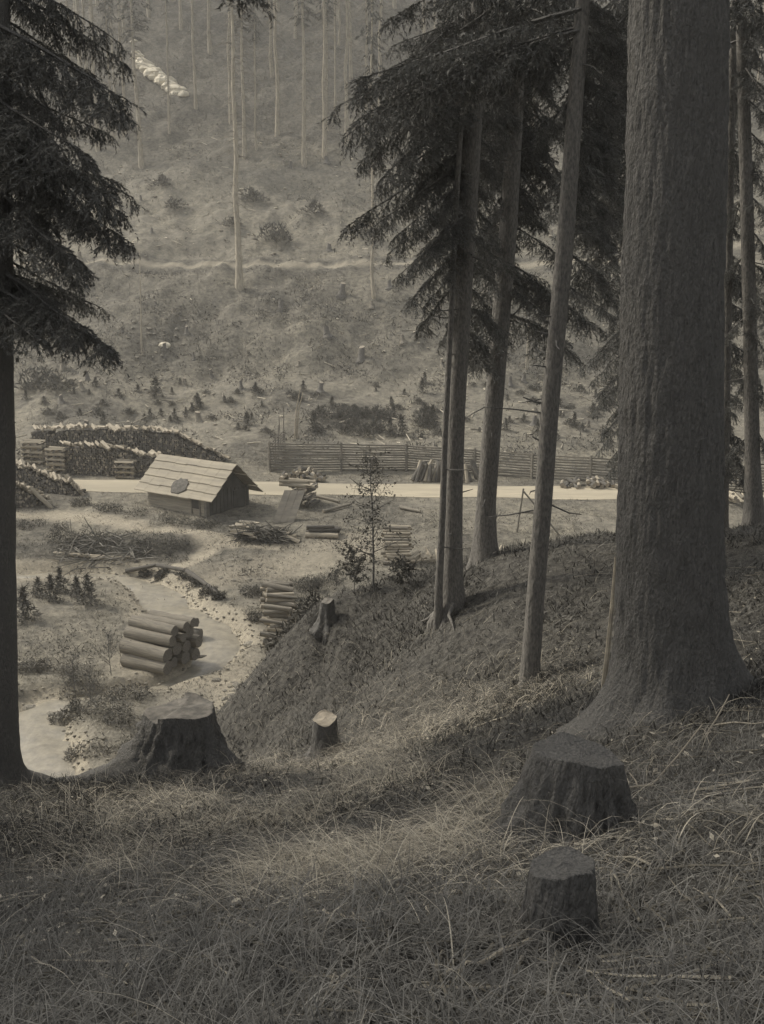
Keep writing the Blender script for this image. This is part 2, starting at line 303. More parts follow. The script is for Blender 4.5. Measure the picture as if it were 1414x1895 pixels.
# ------------------------------------------------------------------ hut
def make_hut():
    base = hitv(383, 957); y0 = base[1]; phi = R(-37); g = base[2]
    o = empty('log_hut', (base[0], y0, g), 'small plank hut with a board roof and dark round roof patch, beside the road', 'hut', rz=phi)
    # local frame: origin near corner, +x along the hut to the near (right) end is 0 ; wall runs to -x, depth to +y
    L, D, Hh, ov = 4.35, 2.8, 1.2, .3; rise = 1.32; ridge_y = D / 2
    mw = MB()
    hexa(mw, [(-L, 0, -.8), (0, 0, -.8), (0, .1, -.8), (-L, .1, -.8), (-L, 0, Hh - .1), (0, 0, Hh - .1), (0, .1, Hh - .1), (-L, .1, Hh - .1)])
    hexa(mw, [(-L, D - .1, -.8), (0, D - .1, -.8), (0, D, -.8), (-L, D, -.8), (-L, D - .1, Hh - .1), (0, D - .1, Hh - .1), (0, D, Hh - .1), (-L, D, Hh - .1)])
    for k in range(5): boxm(mw, (-L / 2, -.012 - .006 * (k % 2), .07 + .235 * k), (L + .1, .03, .2))     # horizontal boards
    mw.build('wall', M['wall'], o)
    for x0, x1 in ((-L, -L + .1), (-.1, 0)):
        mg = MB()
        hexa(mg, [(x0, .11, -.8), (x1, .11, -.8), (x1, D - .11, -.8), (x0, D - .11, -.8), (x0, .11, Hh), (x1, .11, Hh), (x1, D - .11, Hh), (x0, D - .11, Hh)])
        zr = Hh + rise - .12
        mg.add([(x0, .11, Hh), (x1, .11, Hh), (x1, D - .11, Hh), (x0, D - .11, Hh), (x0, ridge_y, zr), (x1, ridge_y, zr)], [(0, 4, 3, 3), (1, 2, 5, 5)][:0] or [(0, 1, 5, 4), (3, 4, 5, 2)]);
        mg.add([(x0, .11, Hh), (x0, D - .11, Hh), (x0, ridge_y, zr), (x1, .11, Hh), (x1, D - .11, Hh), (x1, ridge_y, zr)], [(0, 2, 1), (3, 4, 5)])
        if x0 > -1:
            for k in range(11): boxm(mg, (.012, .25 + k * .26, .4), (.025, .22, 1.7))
        mg.build('gable_wall', M['wall_dark_shade'], o)  # gable built from the boards with the shade in their colour
    f = MB(); boxm(f, (-1.05, -.045, .62), (.07, .05, 1.1)); boxm(f, (-.45, -.045, .62), (.07, .05, 1.1)); boxm(f, (-.02, -.03, .55), (.16, .1, 1.3)); boxm(f, (.03, .06, .55), (.06, .16, 1.3)); f.build('corner_post', M['fence'], o)
    d = MB(); boxm(d, (.045, 2.2, .35), (.03, .75, 1.45)); d.build('door', M['wall_dark_shade'], o)
    dd = MB(); boxm(dd, (-.75, -.045, .7), (.5, .035, .7)); dd.build('shutter', M['wall_dark_shade'], o)
    nrm = math.hypot(ridge_y + ov, rise * (1 + ov / ridge_y))
    for sgn, nm in ((1, 'roof_front'), (-1, 'roof_back')):
        mr = MB(); n = 5; xa, xb = -L - .7, .8
        for k in range(n):         # overlapping courses of long boards
            a0, a1 = k / n - .03, (k + 1) / n
            def P(t, x, up):
                yy = ridge_y + sgn * (ridge_y + ov + .12) * t * -1; zz = Hh + rise - (rise / ridge_y) * (ridge_y + ov + .12) * t
                return (x, yy, zz + up)
            nb = 7
            for q in range(nb):
                x0 = xa + (xb - xa) * q / nb + .006; x1 = xa + (xb - xa) * (q + 1) / nb - .006; j = rnd.uniform(-.012, .012)
                lo, hi = .02 + .0 * k, .055
                A = [P(a1 + j, x0, .085), P(a1 + j, x1, .085), P(max(a0, 0), x1, .012), P(max(a0, 0), x0, .012), P(a1 + j, x0, .125), P(a1 + j, x1, .125), P(max(a0, 0), x1, .05), P(max(a0, 0), x0, .05)]
                hexa(mr, A)
        r = mr.build('roof', M['roof'], o)
        bb = MB()
        if sgn == 1:
            P0 = lambda t, x, up: (x, ridge_y - (ridge_y + ov + .12) * t, Hh + rise - (rise / ridge_y) * (ridge_y + ov + .12) * t + up)
            cx = -1.95; ring = []; 
            for a in np.linspace(0, 2 * np.pi, 22, endpoint=False):
                rr = .56 * (1 + .13 * rnd.uniform(-1, 1)) ; ring.append(P0(.76 + rr * math.sin(a) * .34, cx + rr * math.cos(a), .17))
            c0 = P0(.76, cx, .22); i = np.arange(22); bb.add(ring + [c0], np.c_[i, (i + 1) % 22, np.full(22, 22)]); low = [(p[0], p[1], p[2] - .08) for p in ring]
            bb.add(ring + low, np.c_[i, i + 22, (i + 1) % 22 + 22, (i + 1) % 22]); bb.build('roof_patch', M['bark_dark_log'], r)
    return o
make_hut()
# ------------------------------------------------------------------ logs and billets
def log_mesh(kind, seed):
    m = MB(); r_ = np.random.default_rng(seed)
    if kind == 'round':
        x = np.linspace(-.5, .5, 5); pts = np.c_[x, .03 * r_.standard_normal(5) * .1, .1 * .03 * r_.standard_normal(5)]
        tube(m, np.c_[x, np.zeros(5), np.zeros(5)], (1.08 - .16 * (x + .5)) * (1 + .05 * r_.standard_normal(5)), 14, True, 1, 0, 1, .06, seed)
    else:
        a = r_.uniform(0, 6.28); th = np.r_[np.linspace(0, 1.9, 5)] + a; ring = np.c_[np.cos(th), np.sin(th)] * 1.5; ring = np.r_[ring, [[0, 0]]]; ring -= ring.mean(0)
        n = len(ring); V = np.r_[np.c_[np.full(n, -.5), ring], np.c_[np.full(n, .5), ring * r_.uniform(.85, 1)]]; i = np.arange(n); j = (i + 1) % n
        F = np.c_[i, j, j + n, i + n]; m.add(V, F[:4], 1, 0); m.add(V, F[4:], 1, 2)
        m.add(np.r_[V[:n], [V[:n].mean(0)]], np.c_[j, i, np.full(n, n)], 1, 1); m.add(np.r_[V[n:], [V[n:].mean(0)]], np.c_[i, j, np.full(n, n)], 1, 1)
    return m
LOGM = {}
def logs(kind, mats):
    key = (kind, mats)
    if key not in LOGM: LOGM[key] = [log_mesh(kind, s).mesh(kind + '_log', [M[q] for q in mats], kind == 'round') for s in range(5)]
    return LOGM[key]
def rot_to(d, roll=0):
    d, u, v = frame(np.asarray(d, float)); m = Matrix(((d[0], u[0], -v[0]), (d[1], u[1], -v[1]), (d[2], u[2], -v[2]))).to_4x4()
    q = m.to_quaternion(); return (q @ Matrix.Rotation(roll, 3, 'X').to_quaternion()).to_euler()
NL = [0]
def log(name, p, d, L, r, label, cat, group=None, kind='round', mats=('bark_log', 'cut', 'peeled')):
    o = bpy.data.objects.new(name, rnd.choice(logs(kind, mats))); col.objects.link(o); o.location = tuple(p); o.rotation_euler = rot_to(d, rnd.uniform(0, 6.28)); o.scale = (L, r, r * rnd.uniform(.9, 1.08))
    NL[0] += 1; return tag(o, label, cat, group)
# pile of thick logs by the creek
base = hitv(262, 1236); ax = np.array([.88, -.47, 0.0]); pr = np.array([.47, .88, 0.0])
g0 = hitv(264, 1240); gz = z1(g0[0], g0[1]) 
c0 = np.array([g0[0] + .05, g0[1] + .15, gz])
rows_ = [(0, [.0, .5, 1.0, 1.5], .24), (.40, [.08, .62, 1.12, 1.55], .26), (.84, [.34, .84, 1.32], .22), (1.18, [.56, .98, 1.4], .19)]
seq = 0
for lv, offs, rr in rows_:
    for q, of in enumerate(offs):
        p = c0 + pr * of + np.array([0, 0, lv + rr - .05]) + ax * rnd.uniform(-.1, .1)
        dd = ax + np.array([rnd.uniform(-.04, .04), rnd.uniform(-.04, .04), rnd.uniform(-.03, .03)])
        lab = None
        if q == 0: lab = ['thick bark log at the lower left foot of the big log pile by the creek', 'fattest pale log on the left side of the big log pile by the creek', 'pale log lying third layer up on the left of the big creek log pile', 'topmost left log of the big log pile by the creek'][int(lv / .4 + .3)]
        log('thick_log', p, dd, rnd.uniform(1.75, 2.0), rr * (rnd.uniform(.82, 1.12)), lab or 'thick log inside the big creekside log pile', 'log', 'logs of the big pile by the creek', mats=('bark_log', 'cut_dark', 'peeled'))  # end faces use the darker cut wood, their shade coloured in
p = hitv(352, 1188); log('thick_log', p + (0, 0, .3), (.95, -.2, .02), .85, .24, 'short log lying just behind the big log pile, its end towards the creek', 'log', 'logs of the big pile by the creek', mats=('bark_dark_log', 'cut_dark', 'peeled'))
log('thick_log', p + (-.1, .2, .72), (.9, -.4, .05), .8, .2, 'short pale log on top of another at the right of the big pile', 'log', 'logs of the big pile by the creek', mats=('bark_log', 'cut_dark', 'peeled'))
p = hitv(371, 1222); log('wood_block', p + (0, 0, .08), (1, .1, 0), .5, .11, 'small dark wood block on the pale creek gravel right of the log pile', 'block', mats=('bark_dark_log', 'cut_dark', 'cut'))
# creekside stack of metre logs
def heap(pix, n, L, r, dirs, label, group, kind='round', mats=('bark_log', 'cut', 'peeled'), h=0, jz=.0, name='firewood_log', y0=18):
    for k in range(n):
        px, row, up = pix(k); p = hit(px, row, y0); d = np.array(dirs(k), float)
        log(name, p + np.array([0, 0, up + h]), d, L * rnd.uniform(.85, 1.1), r * rnd.uniform(.75, 1.2), label, 'log' if kind == 'round' else 'billet', group, kind if rnd.random() < .7 else 'round', mats)
tiers = [(1196, 5, 503, 528), (1178, 7, 503, 528), (1158, 9, 508, 526), (1136, 10, 508, 525), (1118, 9, 507, 524), (1106, 8, 505, 522)]
for ti, (row, n, xa, xb) in enumerate(tiers):
    for k in range(n):
        px = rnd.uniform(xa, xb) ; up = .09 + .15 * (k // 2) ; p = hitv(px, row)
        log('firewood_log', p + np.array([0, (k % 2) * .2, up]), (1, rnd.uniform(-.35, .35), rnd.uniform(-.25, .1)), rnd.uniform(.95, 1.25), rnd.uniform(.065, .11), ['metre log in the loose creekside stack'][0], 'log', 'logs stacked at the foot of the bank by the creek', mats=('peeled' if rnd.random() < .5 else 'bark_log', 'cut', 'peeled'))
# stack beyond the sapling
for k in range(26):
    lv = k // 2; p = hitv(736 + rnd.uniform(-6, 8), 1046 - 1.2 * lv)
    log('firewood_log', p + np.array([0, (k % 2) * .3, .08 + .105 * lv]), (1, rnd.uniform(-.12, .12), rnd.uniform(-.06, .06)), rnd.uniform(1.0, 1.3), rnd.uniform(.06, .085), 'log in the small stack behind the leafy sapling', 'log', 'logs of the small stack on the meadow', mats=('peeled' if rnd.random() < .6 else 'bark_log', 'cut', 'peeled'))
# low pile of two timbers and brushwood left of the sapling
p = hitv(596, 996)
log('timber_log', p + (0, 0, .12), (1, -.1, 0), 1.55, .13, 'pale peeled log at the front of the low timber pile on the meadow', 'log', 'low timber pile on the meadow', mats=('peeled', 'cut', 'peeled'))
for k in range(9): log('timber_log', p + (rnd.uniform(-.1, .3), .2 + .16 * (k % 4), .12 + .15 * (k // 4 + .5)), (1, rnd.uniform(-.15, .15), 0), rnd.uniform(1.2, 1.6), rnd.uniform(.07, .1), 'dark log of the low meadow pile by the sapling', 'log', 'low timber pile on the meadow', mats=('bark_dark_log', 'cut', 'peeled'))
# heap of poles and brushwood beside the hut
hp = hitv(490, 1000)
for k in range(12):
    p = hitv(rnd.uniform(432, 468), rnd.uniform(985, 1000)); log('split_billet', p + np.array([0, 0, .08 + .09 * (k // 2)]), (.9, -.75 + rnd.uniform(-.2, .2), rnd.uniform(-.1, .25)), rnd.uniform(1, 1.4), rnd.uniform(.05, .08), 'billet left on the brushwood heap by the hut', 'billet', 'billets on the brushwood heap by the hut', 'split' if k % 2 else 'round')
for k in range(9):
    p = hitv(rnd.uniform(515, 545), rnd.uniform(985, 1004)); log('split_billet', p + np.array([0, 0, .12 + .1 * rnd.random()]), (rnd.uniform(-1, 1), rnd.uniform(-1, 1), rnd.uniform(0, .5)), rnd.uniform(.4, .8), rnd.uniform(.07, .12), 'chunk right on the brushwood heap by the hut', 'billet', 'chunks on the brushwood heap by the hut', 'split', ('peeled', 'cut', 'peeled'))
def sticks(mb, c, rad, n, L, r, up=.5, flatz=.4, seed=1, tone=(.6, 1.2), ground=True):
    q = np.random.default_rng(seed)
    for k in range(n):
        a = q.uniform(0, 6.28); rr = math.sqrt(q.random()); x = c[0] + rad[0] * rr * math.cos(a); y = c[1] + rad[1] * rr * math.sin(a)
        z = (z1(x, y) if ground else c[2]) + q.random() * up * (1 - rr * rr) + .03; d = q.standard_normal(3); d[2] *= flatz; d /= np.linalg.norm(d); l = L * q.uniform(.4, 1)
        tube(mb, [(x, y, z), np.array((x, y, z)) + d * l / 2 + (0, 0, .02), np.array((x, y, z)) + d * l], [r, r * .8, r * .4], 4, False, q.uniform(*tone))
mb = MB(); sticks(mb, hp, (1.35, .5), 420, .9, .028, .7, .4, 4); o = mb.build('brushwood_heap', M['brush'], tone=True); tag(o, 'dark heap of brushwood between the hut and the leaning board', 'brushwood heap')
mb = MB(); c = hitv(190, 1024); sticks(mb, c, (2.2, 1.2), 170, 1.3, .03, .4, .25, 5, (.9, 2)); o = mb.build('brushwood_heap', M['brush'], tone=True); tag(o, 'scattered pale branches at the foot of the dark bank left of the creek bend', 'brushwood heap')
p = hitv(155, 1032); log('long_log', p + (0, 0, .1), (1, -.18, -.02), 2.9, .09, 'long thin pale log lying at the left of the scattered branches', 'log', mats=('peeled', 'cut', 'peeled'))
p = hitv(205, 1036); log('long_log', p + (0, 0, .1), (1, .1, 0), 1.7, .07, 'short pale pole lying against the scattered branches below the bank', 'log', mats=('peeled', 'cut', 'peeled'))
for n_, (px, row) in enumerate(((420, 1108), (1030, 1105))):
    pass
# leaning board and the wood behind it
p = hitv(524, 968); mb = MB()
for k in range(3):
    x0 = -.52 + .35 * k; hexa(mb, [(x0, 0, .02), (x0 + .335, 0, .02), (x0 + .335, .05, 0), (x0, .05, 0), (x0 + .5, 1.15, 1.42), (x0 + .835, 1.15, 1.42), (x0 + .835, 1.2, 1.39), (x0 + .5, 1.2, 1.39)])
o = mb.build('leaning_board_panel', M['fence'], origin=None); o.location = tuple(p); tag(o, 'panel of three grey boards leaning on a woodpile right of the hut', 'board panel')
mb = MB(); boxm(mb, (0, 0, .45), (.07, .07, .95)); 
for k in range(38):
    p = hitv(560 + rnd.uniform(-18, 26), 940 - rnd.uniform(0, 8)); log('split_billet', p + np.array([0, 0, .1 + .13 * (k // 5)]), (.35 + rnd.uniform(-.2, .2), 1, rnd.uniform(-.1, .1)), rnd.uniform(.9, 1.1), rnd.uniform(.07, .1), 'dark billet in the woodpile behind the leaning panel', 'billet', 'woodpile behind the leaning board', 'split', ('bark_dark_log', 'cut_dark', 'cut'))
for k in range(6):
    p = hitv(548 + rnd.uniform(-14, 14), 942); log('split_billet', p + np.array([0, .2, 1.15 + .06 * k]), (1, -.25 + rnd.uniform(-.2, .2), rnd.uniform(-.08, .08)), 1.5, .07, 'pale billet topping the woodpile behind the leaning panel', 'billet', 'pale tops of the woodpile behind the panel', 'split', ('peeled', 'cut', 'peeled'))
for (xa, ra, xb, rb, lab) in ((582, 920, 628, 932, 'upper pale pole slanting down from the woodpile towards the sapling'), (598, 950, 650, 936, 'lower pale pole slanting up towards the sapling beside the road'), (740, 942, 778, 950, 'thin pole lying in the meadow left of the twin trunks')):
    a, b = hitv(xa, ra), hitv(xb, rb); log('pole', (a + b) / 2 + (0, 0, .1), b - a, float(np.linalg.norm(b - a)), .08, lab, 'pole', mats=('bark_log', 'cut', 'peeled'))
# heaps of wood along the far roadside
def road_heap(x0, x1, row, n, L, r, lab, grp, lean=.0, h=.8, mats=('bark_dark_log', 'cut', 'peeled'), kind='round'):
    for k in range(n):
        px = rnd.uniform(x0, x1); t = (px - x0) / (x1 - x0); p = hitv(px, row + rnd.uniform(-6, 2)); hh = h * (1 - abs(2 * t - 1) ** 2) * rnd.random()
        if lean: d = (lean * (1.2 - 2 * t) + rnd.uniform(-.25, .25), rnd.uniform(.2, .7), 1); p = p + (0, 0, L * .38)
        else: d = (rnd.uniform(-.6, .6), 1, rnd.uniform(-.2, .3)); p = p + (0, 0, r + hh)
        m_ = mats if rnd.random() < .6 else ('peeled', 'cut', 'peeled'); log('roadside_log', p, d, L * rnd.uniform(.8, 1.1), r * rnd.uniform(.8, 1.2), lab, 'log', grp, kind, m_)
road_heap(522, 600, 890, 30, .9, .10, 'short log in the roadside heap below the fence corner', 'small roadside heap below the fence corner', h=.65)
road_heap(758, 884, 892, 36, 1.35, .11, 'leaning log in the heap behind the close pair', 'leaning logs before the fence', lean=.55)
road_heap(1030, 1145, 903, 40, .8, .10, 'short log in the roadside heap left of the giant trunk', 'low roadside heap by the giant trunk', h=.35)
road_heap(1336, 1414, 935, 16, .9, .10, 'pale log in the heap right of the giant trunk', 'roadside heap right of the giant trunk', h=.9, mats=('bark_log', 'cut', 'peeled'))
for k in range(30):
    px = rnd.uniform(912, 1062); p = hitv(px, 1037); log('roadside_log', p + np.array([0, 0, .1 + rnd.random() * .3]), (rnd.uniform(-.6, .6), 1, rnd.uniform(0, .5)), .9, rnd.uniform(.07, .11), 'pale billet in the firewood row over the dark brow', 'billet', 'firewood row over the brow of the bank', 'split', ('peeled', 'cut', 'peeled'))
for k in range(8):
    px = rnd.uniform(766, 812); p = hitv(px, 1040); log('roadside_log', p + np.array([0, 0, .1 + rnd.random() * .35]), (rnd.uniform(-.6, .6), 1, rnd.uniform(0, .5)), .7, rnd.uniform(.06, .1), 'pale billet lying right of the small meadow stack by the twin trunks', 'billet', 'billets right of the meadow stack', 'split', ('peeled', 'cut', 'peeled'))
# long cordwood stacks left of the hut
def cordstack(A, B, hfun, thick, nface, stuff_mb, lab_top, grp_top, ntop, bill=.13):
    A, B = np.array(A, float), np.array(B, float); d = B - A; Ln = np.linalg.norm(d); d /= Ln; nrm = np.array([d[1], -d[0]]);  nrm = nrm if nrm[1] < 0 else -nrm
    proto = [log_mesh('round', 40), log_mesh('split', 41), log_mesh('split', 42), log_mesh('round', 43)]
    ncol = int(Ln / bill)
    for i in range(ncol):
        s = (i + .5) * bill; t = s / Ln; h = hfun(t) * (1 + .08 * fbm(np.array([s]), np.array([A[1]]), 1.3, 2)[0]); c = A + d * s; gz = z1(c[0], c[1]); nz = max(1, int(h / (bill * .88)))
        for k in range(nz):
            m_ = proto[rnd.randrange(4)]; r = bill * rnd.uniform(.42, .6); a = rnd.uniform(0, 6.28); off = rnd.uniform(-.07, .07) ; rec = k * .012
            ca, sa = math.cos(a), math.sin(a)
            for v, f, mi in zip(m_.v, m_.f, m_.mi):
                v = v.copy(); v[:, 1:] *= r; yz = v[:, 1:].copy(); v[:, 1] = yz[:, 0] * ca - yz[:, 1] * sa; v[:, 2] = yz[:, 0] * sa + yz[:, 1] * ca; v[:, 0] *= thick
                w_ = np.c_[c[0] + nrm[0] * (-v[:, 0] + off - rec - thick / 2) + d[0] * (v[:, 1] + .03 * rnd.uniform(-1, 1)), c[1] + nrm[1] * (-v[:, 0] + off - rec - thick / 2) + d[1] * v[:, 1], gz + .05 + k * bill * .88 + v[:, 2]]
                stuff_mb.v.append(w_); stuff_mb.n += 0; stuff_mb._q.append((w_, f - (f.min() if False else 0), mi))
    for i in range(ntop):
        t = (i + rnd.random()) / ntop; h = hfun(t); c = A + d * t * Ln; gz = z1(c[0], c[1]); p = np.array([c[0] - nrm[0] * thick * .5, c[1] - nrm[1] * thick * .5, gz + h + rnd.uniform(.06, .2)])
        log('split_billet', p, (nrm[0] * 1 + .75, nrm[1] * 1 + rnd.uniform(-.3, .3), rnd.uniform(-.3, .2)), rnd.uniform(.8, 1.3), rnd.uniform(.07, .13), lab_top, 'billet', grp_top, 'split', ('peeled', 'cut', 'peeled'))
class SB(MB):
    pass
def stuff_stack(name, label, specs):
    mb = MB(); mb._q = []
    class Q:  # collects transformed copies
        v = []; n = 0; _q = []
    q = Q(); q.v = []; q._q = []
    for sp in specs: cordstack(sp[0], sp[1], sp[2], sp[3], 0, q, sp[4], sp[5], sp[6], sp[7])
    # face indices of a proto block are offset inside that proto: rebuild them from zero
    for w_, f, mi in q._q:
        f0 = f - f.min(); f0 = np.minimum(f0, len(w_) - 1); mb.add(w_, f0, 1, 0); mb.mi[-1] = np.where(mi == 1, 3 if rnd.random() < .3 else (1 if rnd.random() < .6 else 0), mi)
    o = mb.build(name, [M['bark_dark_log'], M['cut_dark'], M['cut_dark'], M['cut']]); return tag(o, label, 'cordwood', kind='stuff')  # shaded stack face: the dark is put into bark and end colours
a1, b1 = hitv(46, 862), hitv(412, 868)
def hr(t): return np.interp(t, [0, .5, .74, .86, 1], [1.95, 1.95, 1.75, 1.05, .25])
a2, b2 = hitv(110, 878), hitv(300, 884)
def hf(t): return np.interp(t, [0, .6, .75, 1], [1.7, 1.62, 1.25, 1.15])
a3, b3 = hitv(15, 905), hitv(150, 915)
def h3(t): return np.interp(t, [0, .25, .5, .8, 1], [1.3, 1.25, .85, .55, .15])
a4, b4 = hitv(5, 945), hitv(88, 935)
def h4(t): return np.interp(t, [0, .3, .7, 1], [1.5, 1.2, .6, .2])
stuff_stack('cordwood_stacks', 'long cordwood stacks beside the road at the left, shade-dark split ends facing the hut', [
    ((a1[0], a1[1] + 1.3), (b1[0], b1[1] + .8), hr, 1.0, 'billet topping the rear cordwood stack', 'top row of the rear cordwood stack', 62, .15),
    ((a2[0], a2[1]), (b2[0], b2[1]), hf, 1.0, 'billet topping the front long cordwood stack', 'top row of the front cordwood stack', 26, .14),
    ((a3[0], a3[1] - .2), (b3[0], b3[1] - .4), h3, .9, 'billet topping the sloping stack at the left edge', 'top of the nearer sloping stack at the left edge', 26, .14),
    ((a4[0], a4[1]), (b4[0], b4[1]), h4, .9, 'billet topping the lowest stack beside the path', 'top of the lowest stack at the left edge', 20, .14)])
def crib(px, row, lay, wdt, r, lab, grp):
    p = hitv(px, row)
    for k in range(lay):
        if k % 2 == 0:
            for q in (0, .75): log('crib_billet', p + np.array([0, q - .1, .08 + k * r * 1.7]), (1, -.08 + rnd.uniform(-.05, .05), rnd.uniform(-.05, .02)), wdt, r, lab, 'billet', grp, 'split', ('peeled', 'cut', 'peeled'))
        else:
            for q in (-.35, .0, .35): log('crib_billet', p + np.array([q * wdt, .3, .08 + k * r * 1.7]), (.06, 1, 0), 1.0, r, lab, 'billet', grp, 'split', ('bark_dark_log', 'cut_dark', 'peeled'))
crib(62, 865, 11, 1.35, .09, 'billet in the crib ending the rear stack', 'crib at the end of the rear stack')
crib(105, 880, 11, 1.15, .09, 'billet in the crib ending the front stack', 'crib at the end of the front stack')
crib(232, 886, 7, 1.15, .09, 'billet in the low crib beside the hut roof', 'low crib beside the hut roof')
for (xa, ra, xb, rb, lab) in ((128, 888, 152, 916, 'thick pale log leaning on the right end of the stack at the left edge'), (62, 918, 92, 940, 'pale log slanting down to the path at the left edge')):
    a, b = hitv(xa, rb - 4), hitv(xb, rb); a = a + (0, 0, .75); log('leaning_log', (a + b) / 2 + (0, 0, .08), b - a, 1.6, .12, lab, 'log', mats=('peeled', 'cut', 'peeled'))
# ------------------------------------------------------------------ plank fence along the road
def fence():
    pts = [(500, 872), (632, 872), (752, 872), (878, 878), (984, 886), (1092, 892), (1160, 896), (1420, 912)]
    W = [hitv(a, b) for a, b in pts]; o = empty('plank_fence', W[0], 'long grey fence of horizontal rails on the far side of the road', 'fence'); O = W[0]
    hts = [1.75, 1.68, 1.6, 1.5, 1.45, 1.45, 1.4, 1.4]
    for i, p in enumerate(W):
        mb = MB(); tube(mb, [p - O + (0, -.06, -.2), p - O + (0, -.06, hts[i] + .1)], .07, 7, wob=.1, seed=i); mb.build('post', M['fence'], o)
    for a in range(len(W) - 1):
        n = 11 if a < 3 else 9
        for k in range(n):
            h0, h1 = hts[a] * (k + .6) / n, hts[a + 1] * (k + .6) / n; p, q = W[a] - O + (-.1, 0, h0), W[a + 1] - O + (.1, 0, h1)
            ts = np.linspace(0, 1, 5); P = p + (q - p) * ts[:, None]; P[:, 2] += np.array([0, rnd.uniform(-.03, .01), rnd.uniform(-.04, .02), rnd.uniform(-.03, .01), 0]); P[:, 1] += .06 + .05 * (a % 2)
            mb = MB(); tube(mb, P, .052 * rnd.uniform(.85, 1.15), 6, wob=.12, seed=k); mb.build('rail', M['fence'], o)
    # return side climbing the slope
    q = hitv(528, 830) ; q2 = hitv(548, 812)
    for k in range(9):
        p = W[0] - O + (0, 0, 1.75 * (k + .6) / 9); e = q - O + (0, 0, 1.3 * (k + .6) / 9)
        mb = MB(); tube(mb, [p + (0, -.15, 0), (p + e) / 2, e], .05, 6, wob=.1, seed=k); mb.build('rail', M['fence'], o)
    for k in range(4):
        t = .3 + .2 * k; p = (W[0] - O) * (1 - t) + (q - O) * t; mb = MB(); tube(mb, [p + (0, 0, -.2), p + (rnd.uniform(-.1, .15), 0, 1.9 + .3 * k)], [.05, .03], 6); mb.build('post', M['fence'], o)
fence()
p = hitv(545, 812); mb = MB()
for k in range(2): tube(mb, [(.12 * k, .1 * k, -.2), (.15 + .14 * k, .1, 1.9), (.45 + .16 * k, .1, 3.4 - .3 * k)], [.07, .05, .025], 7)
o = mb.build('pale_pole', M['peeled']); o.location = tuple(p); tag(o, 'pair of tall pale poles standing up behind the fence corner', 'pole')
# frame of thin poles in the meadow
a, t, b = hitv(957, 985), hitv(968, 960), hitv(1022, 996)
top = at_y(968, 908, a[1]); o = empty('pole_tripod', a, 'rickety frame of thin poles standing in the meadow beside the slender trunk', 'pole frame')
for P in ([a, top + (.02, 0, .1)], [at_y(968, 908, a[1]), hitv(1035, 990)], [at_y(962, 948, a[1]), at_y(1010, 952, a[1] + .5)]):
    mb = MB(); P = np.array(P) - a; tube(mb, [P[0], P.mean(0) + (0, 0, .03), P[1]], .045, 6, wob=.1); mb.build('pole', M['fence'], o)
# ------------------------------------------------------------------ stumps and trunks
def flared(path, rad, n=48, flare=.8, hs=.5, lobes=(3, 5, 7), amp=.5, seed=0, rough=.03, rfreq=9.0, dirs=None, top=None, mi=0, bury=.3):
    """trunk along path, root flare near its foot; returns MB"""
    r_ = np.random.default_rng(seed); path = np.asarray(path, float); s = np.r_[0, np.cumsum(np.linalg.norm(np.diff(path, axis=0), axis=1))]
    dense = np.r_[np.linspace(0, min(1.6, s[-1]), 34)[:-1], np.linspace(min(1.6, s[-1]), s[-1], max(3, int((s[-1] - 1.6) / .10) + 2))] if s[-1] > 1.7 else np.linspace(0, s[-1], 30)
    if s[-1] > 14: dense = np.r_[np.linspace(0, 1.6, 26)[:-1], np.linspace(1.6, 9, 90)[:-1], np.linspace(9, s[-1], 30)]
    P = np.c_[[np.interp(dense, s, path[:, q]) for q in range(3)]].T; rr = np.interp(dense, s, rad); th = np.linspace(0, 2 * np.pi, n, endpoint=False)
    lob = sum(r_.uniform(.5, 1) * np.cos(k * th + r_.uniform(0, 6.28)) for k in lobes) / len(lobes)
    if dirs is not None:
        lob = -.5 + sum(w_ * np.exp(-(np.angle(np.exp(1j * (th - a))) / wd) ** 2) for a, w_, wd in dirs)
    hh = dense[:, None]; fl = 1 + flare * np.exp(-np.maximum(hh - bury, -.15) / hs) * np.maximum(1 + amp * lob[None] * 1.6, .05)
    bump = 1 + rough * (fbm(th[None] * rfreq / 3 + 0 * hh, hh * rfreq * .35 + 0 * th[None], 1.0, 3, seed) + .6 * fbm(th[None] * rfreq * 1.2 + 0 * hh, hh * rfreq * 1.1 + 0 * th[None], 1.0, 2, seed + 5))
    wgt = np.minimum(np.minimum(th, 2 * np.pi - th) / .35, 1)[None]; bump = 1 + (bump - 1) * wgt
    bump = 1 + (bump - 1) * (1 - .7 * np.clip((hh - s[-1] + .2) / .2, 0, 1) * (top is not None)); rad2 = rr[:, None] * fl * bump; V = np.stack([P[:, 0, None] + rad2 * np.cos(th), P[:, 1, None] + rad2 * np.sin(th), P[:, 2, None] + 0 * rad2], 2)
    if top is not None:
        w_ = np.clip((dense - (s[-1] - .35)) / .35, 0, 1)[:, None]; V[:, :, 2] += w_ * top(th)[None]
    k = len(P); i = np.arange(n); j = (i + 1) % n; mb = MB()
    mb.add(V.reshape(-1, 3), np.concatenate([np.c_[a * n + i, a * n + j, (a + 1) * n + j, (a + 1) * n + i] for a in range(k - 1)]), 1, mi); mb.last = V[-1]
    return mb
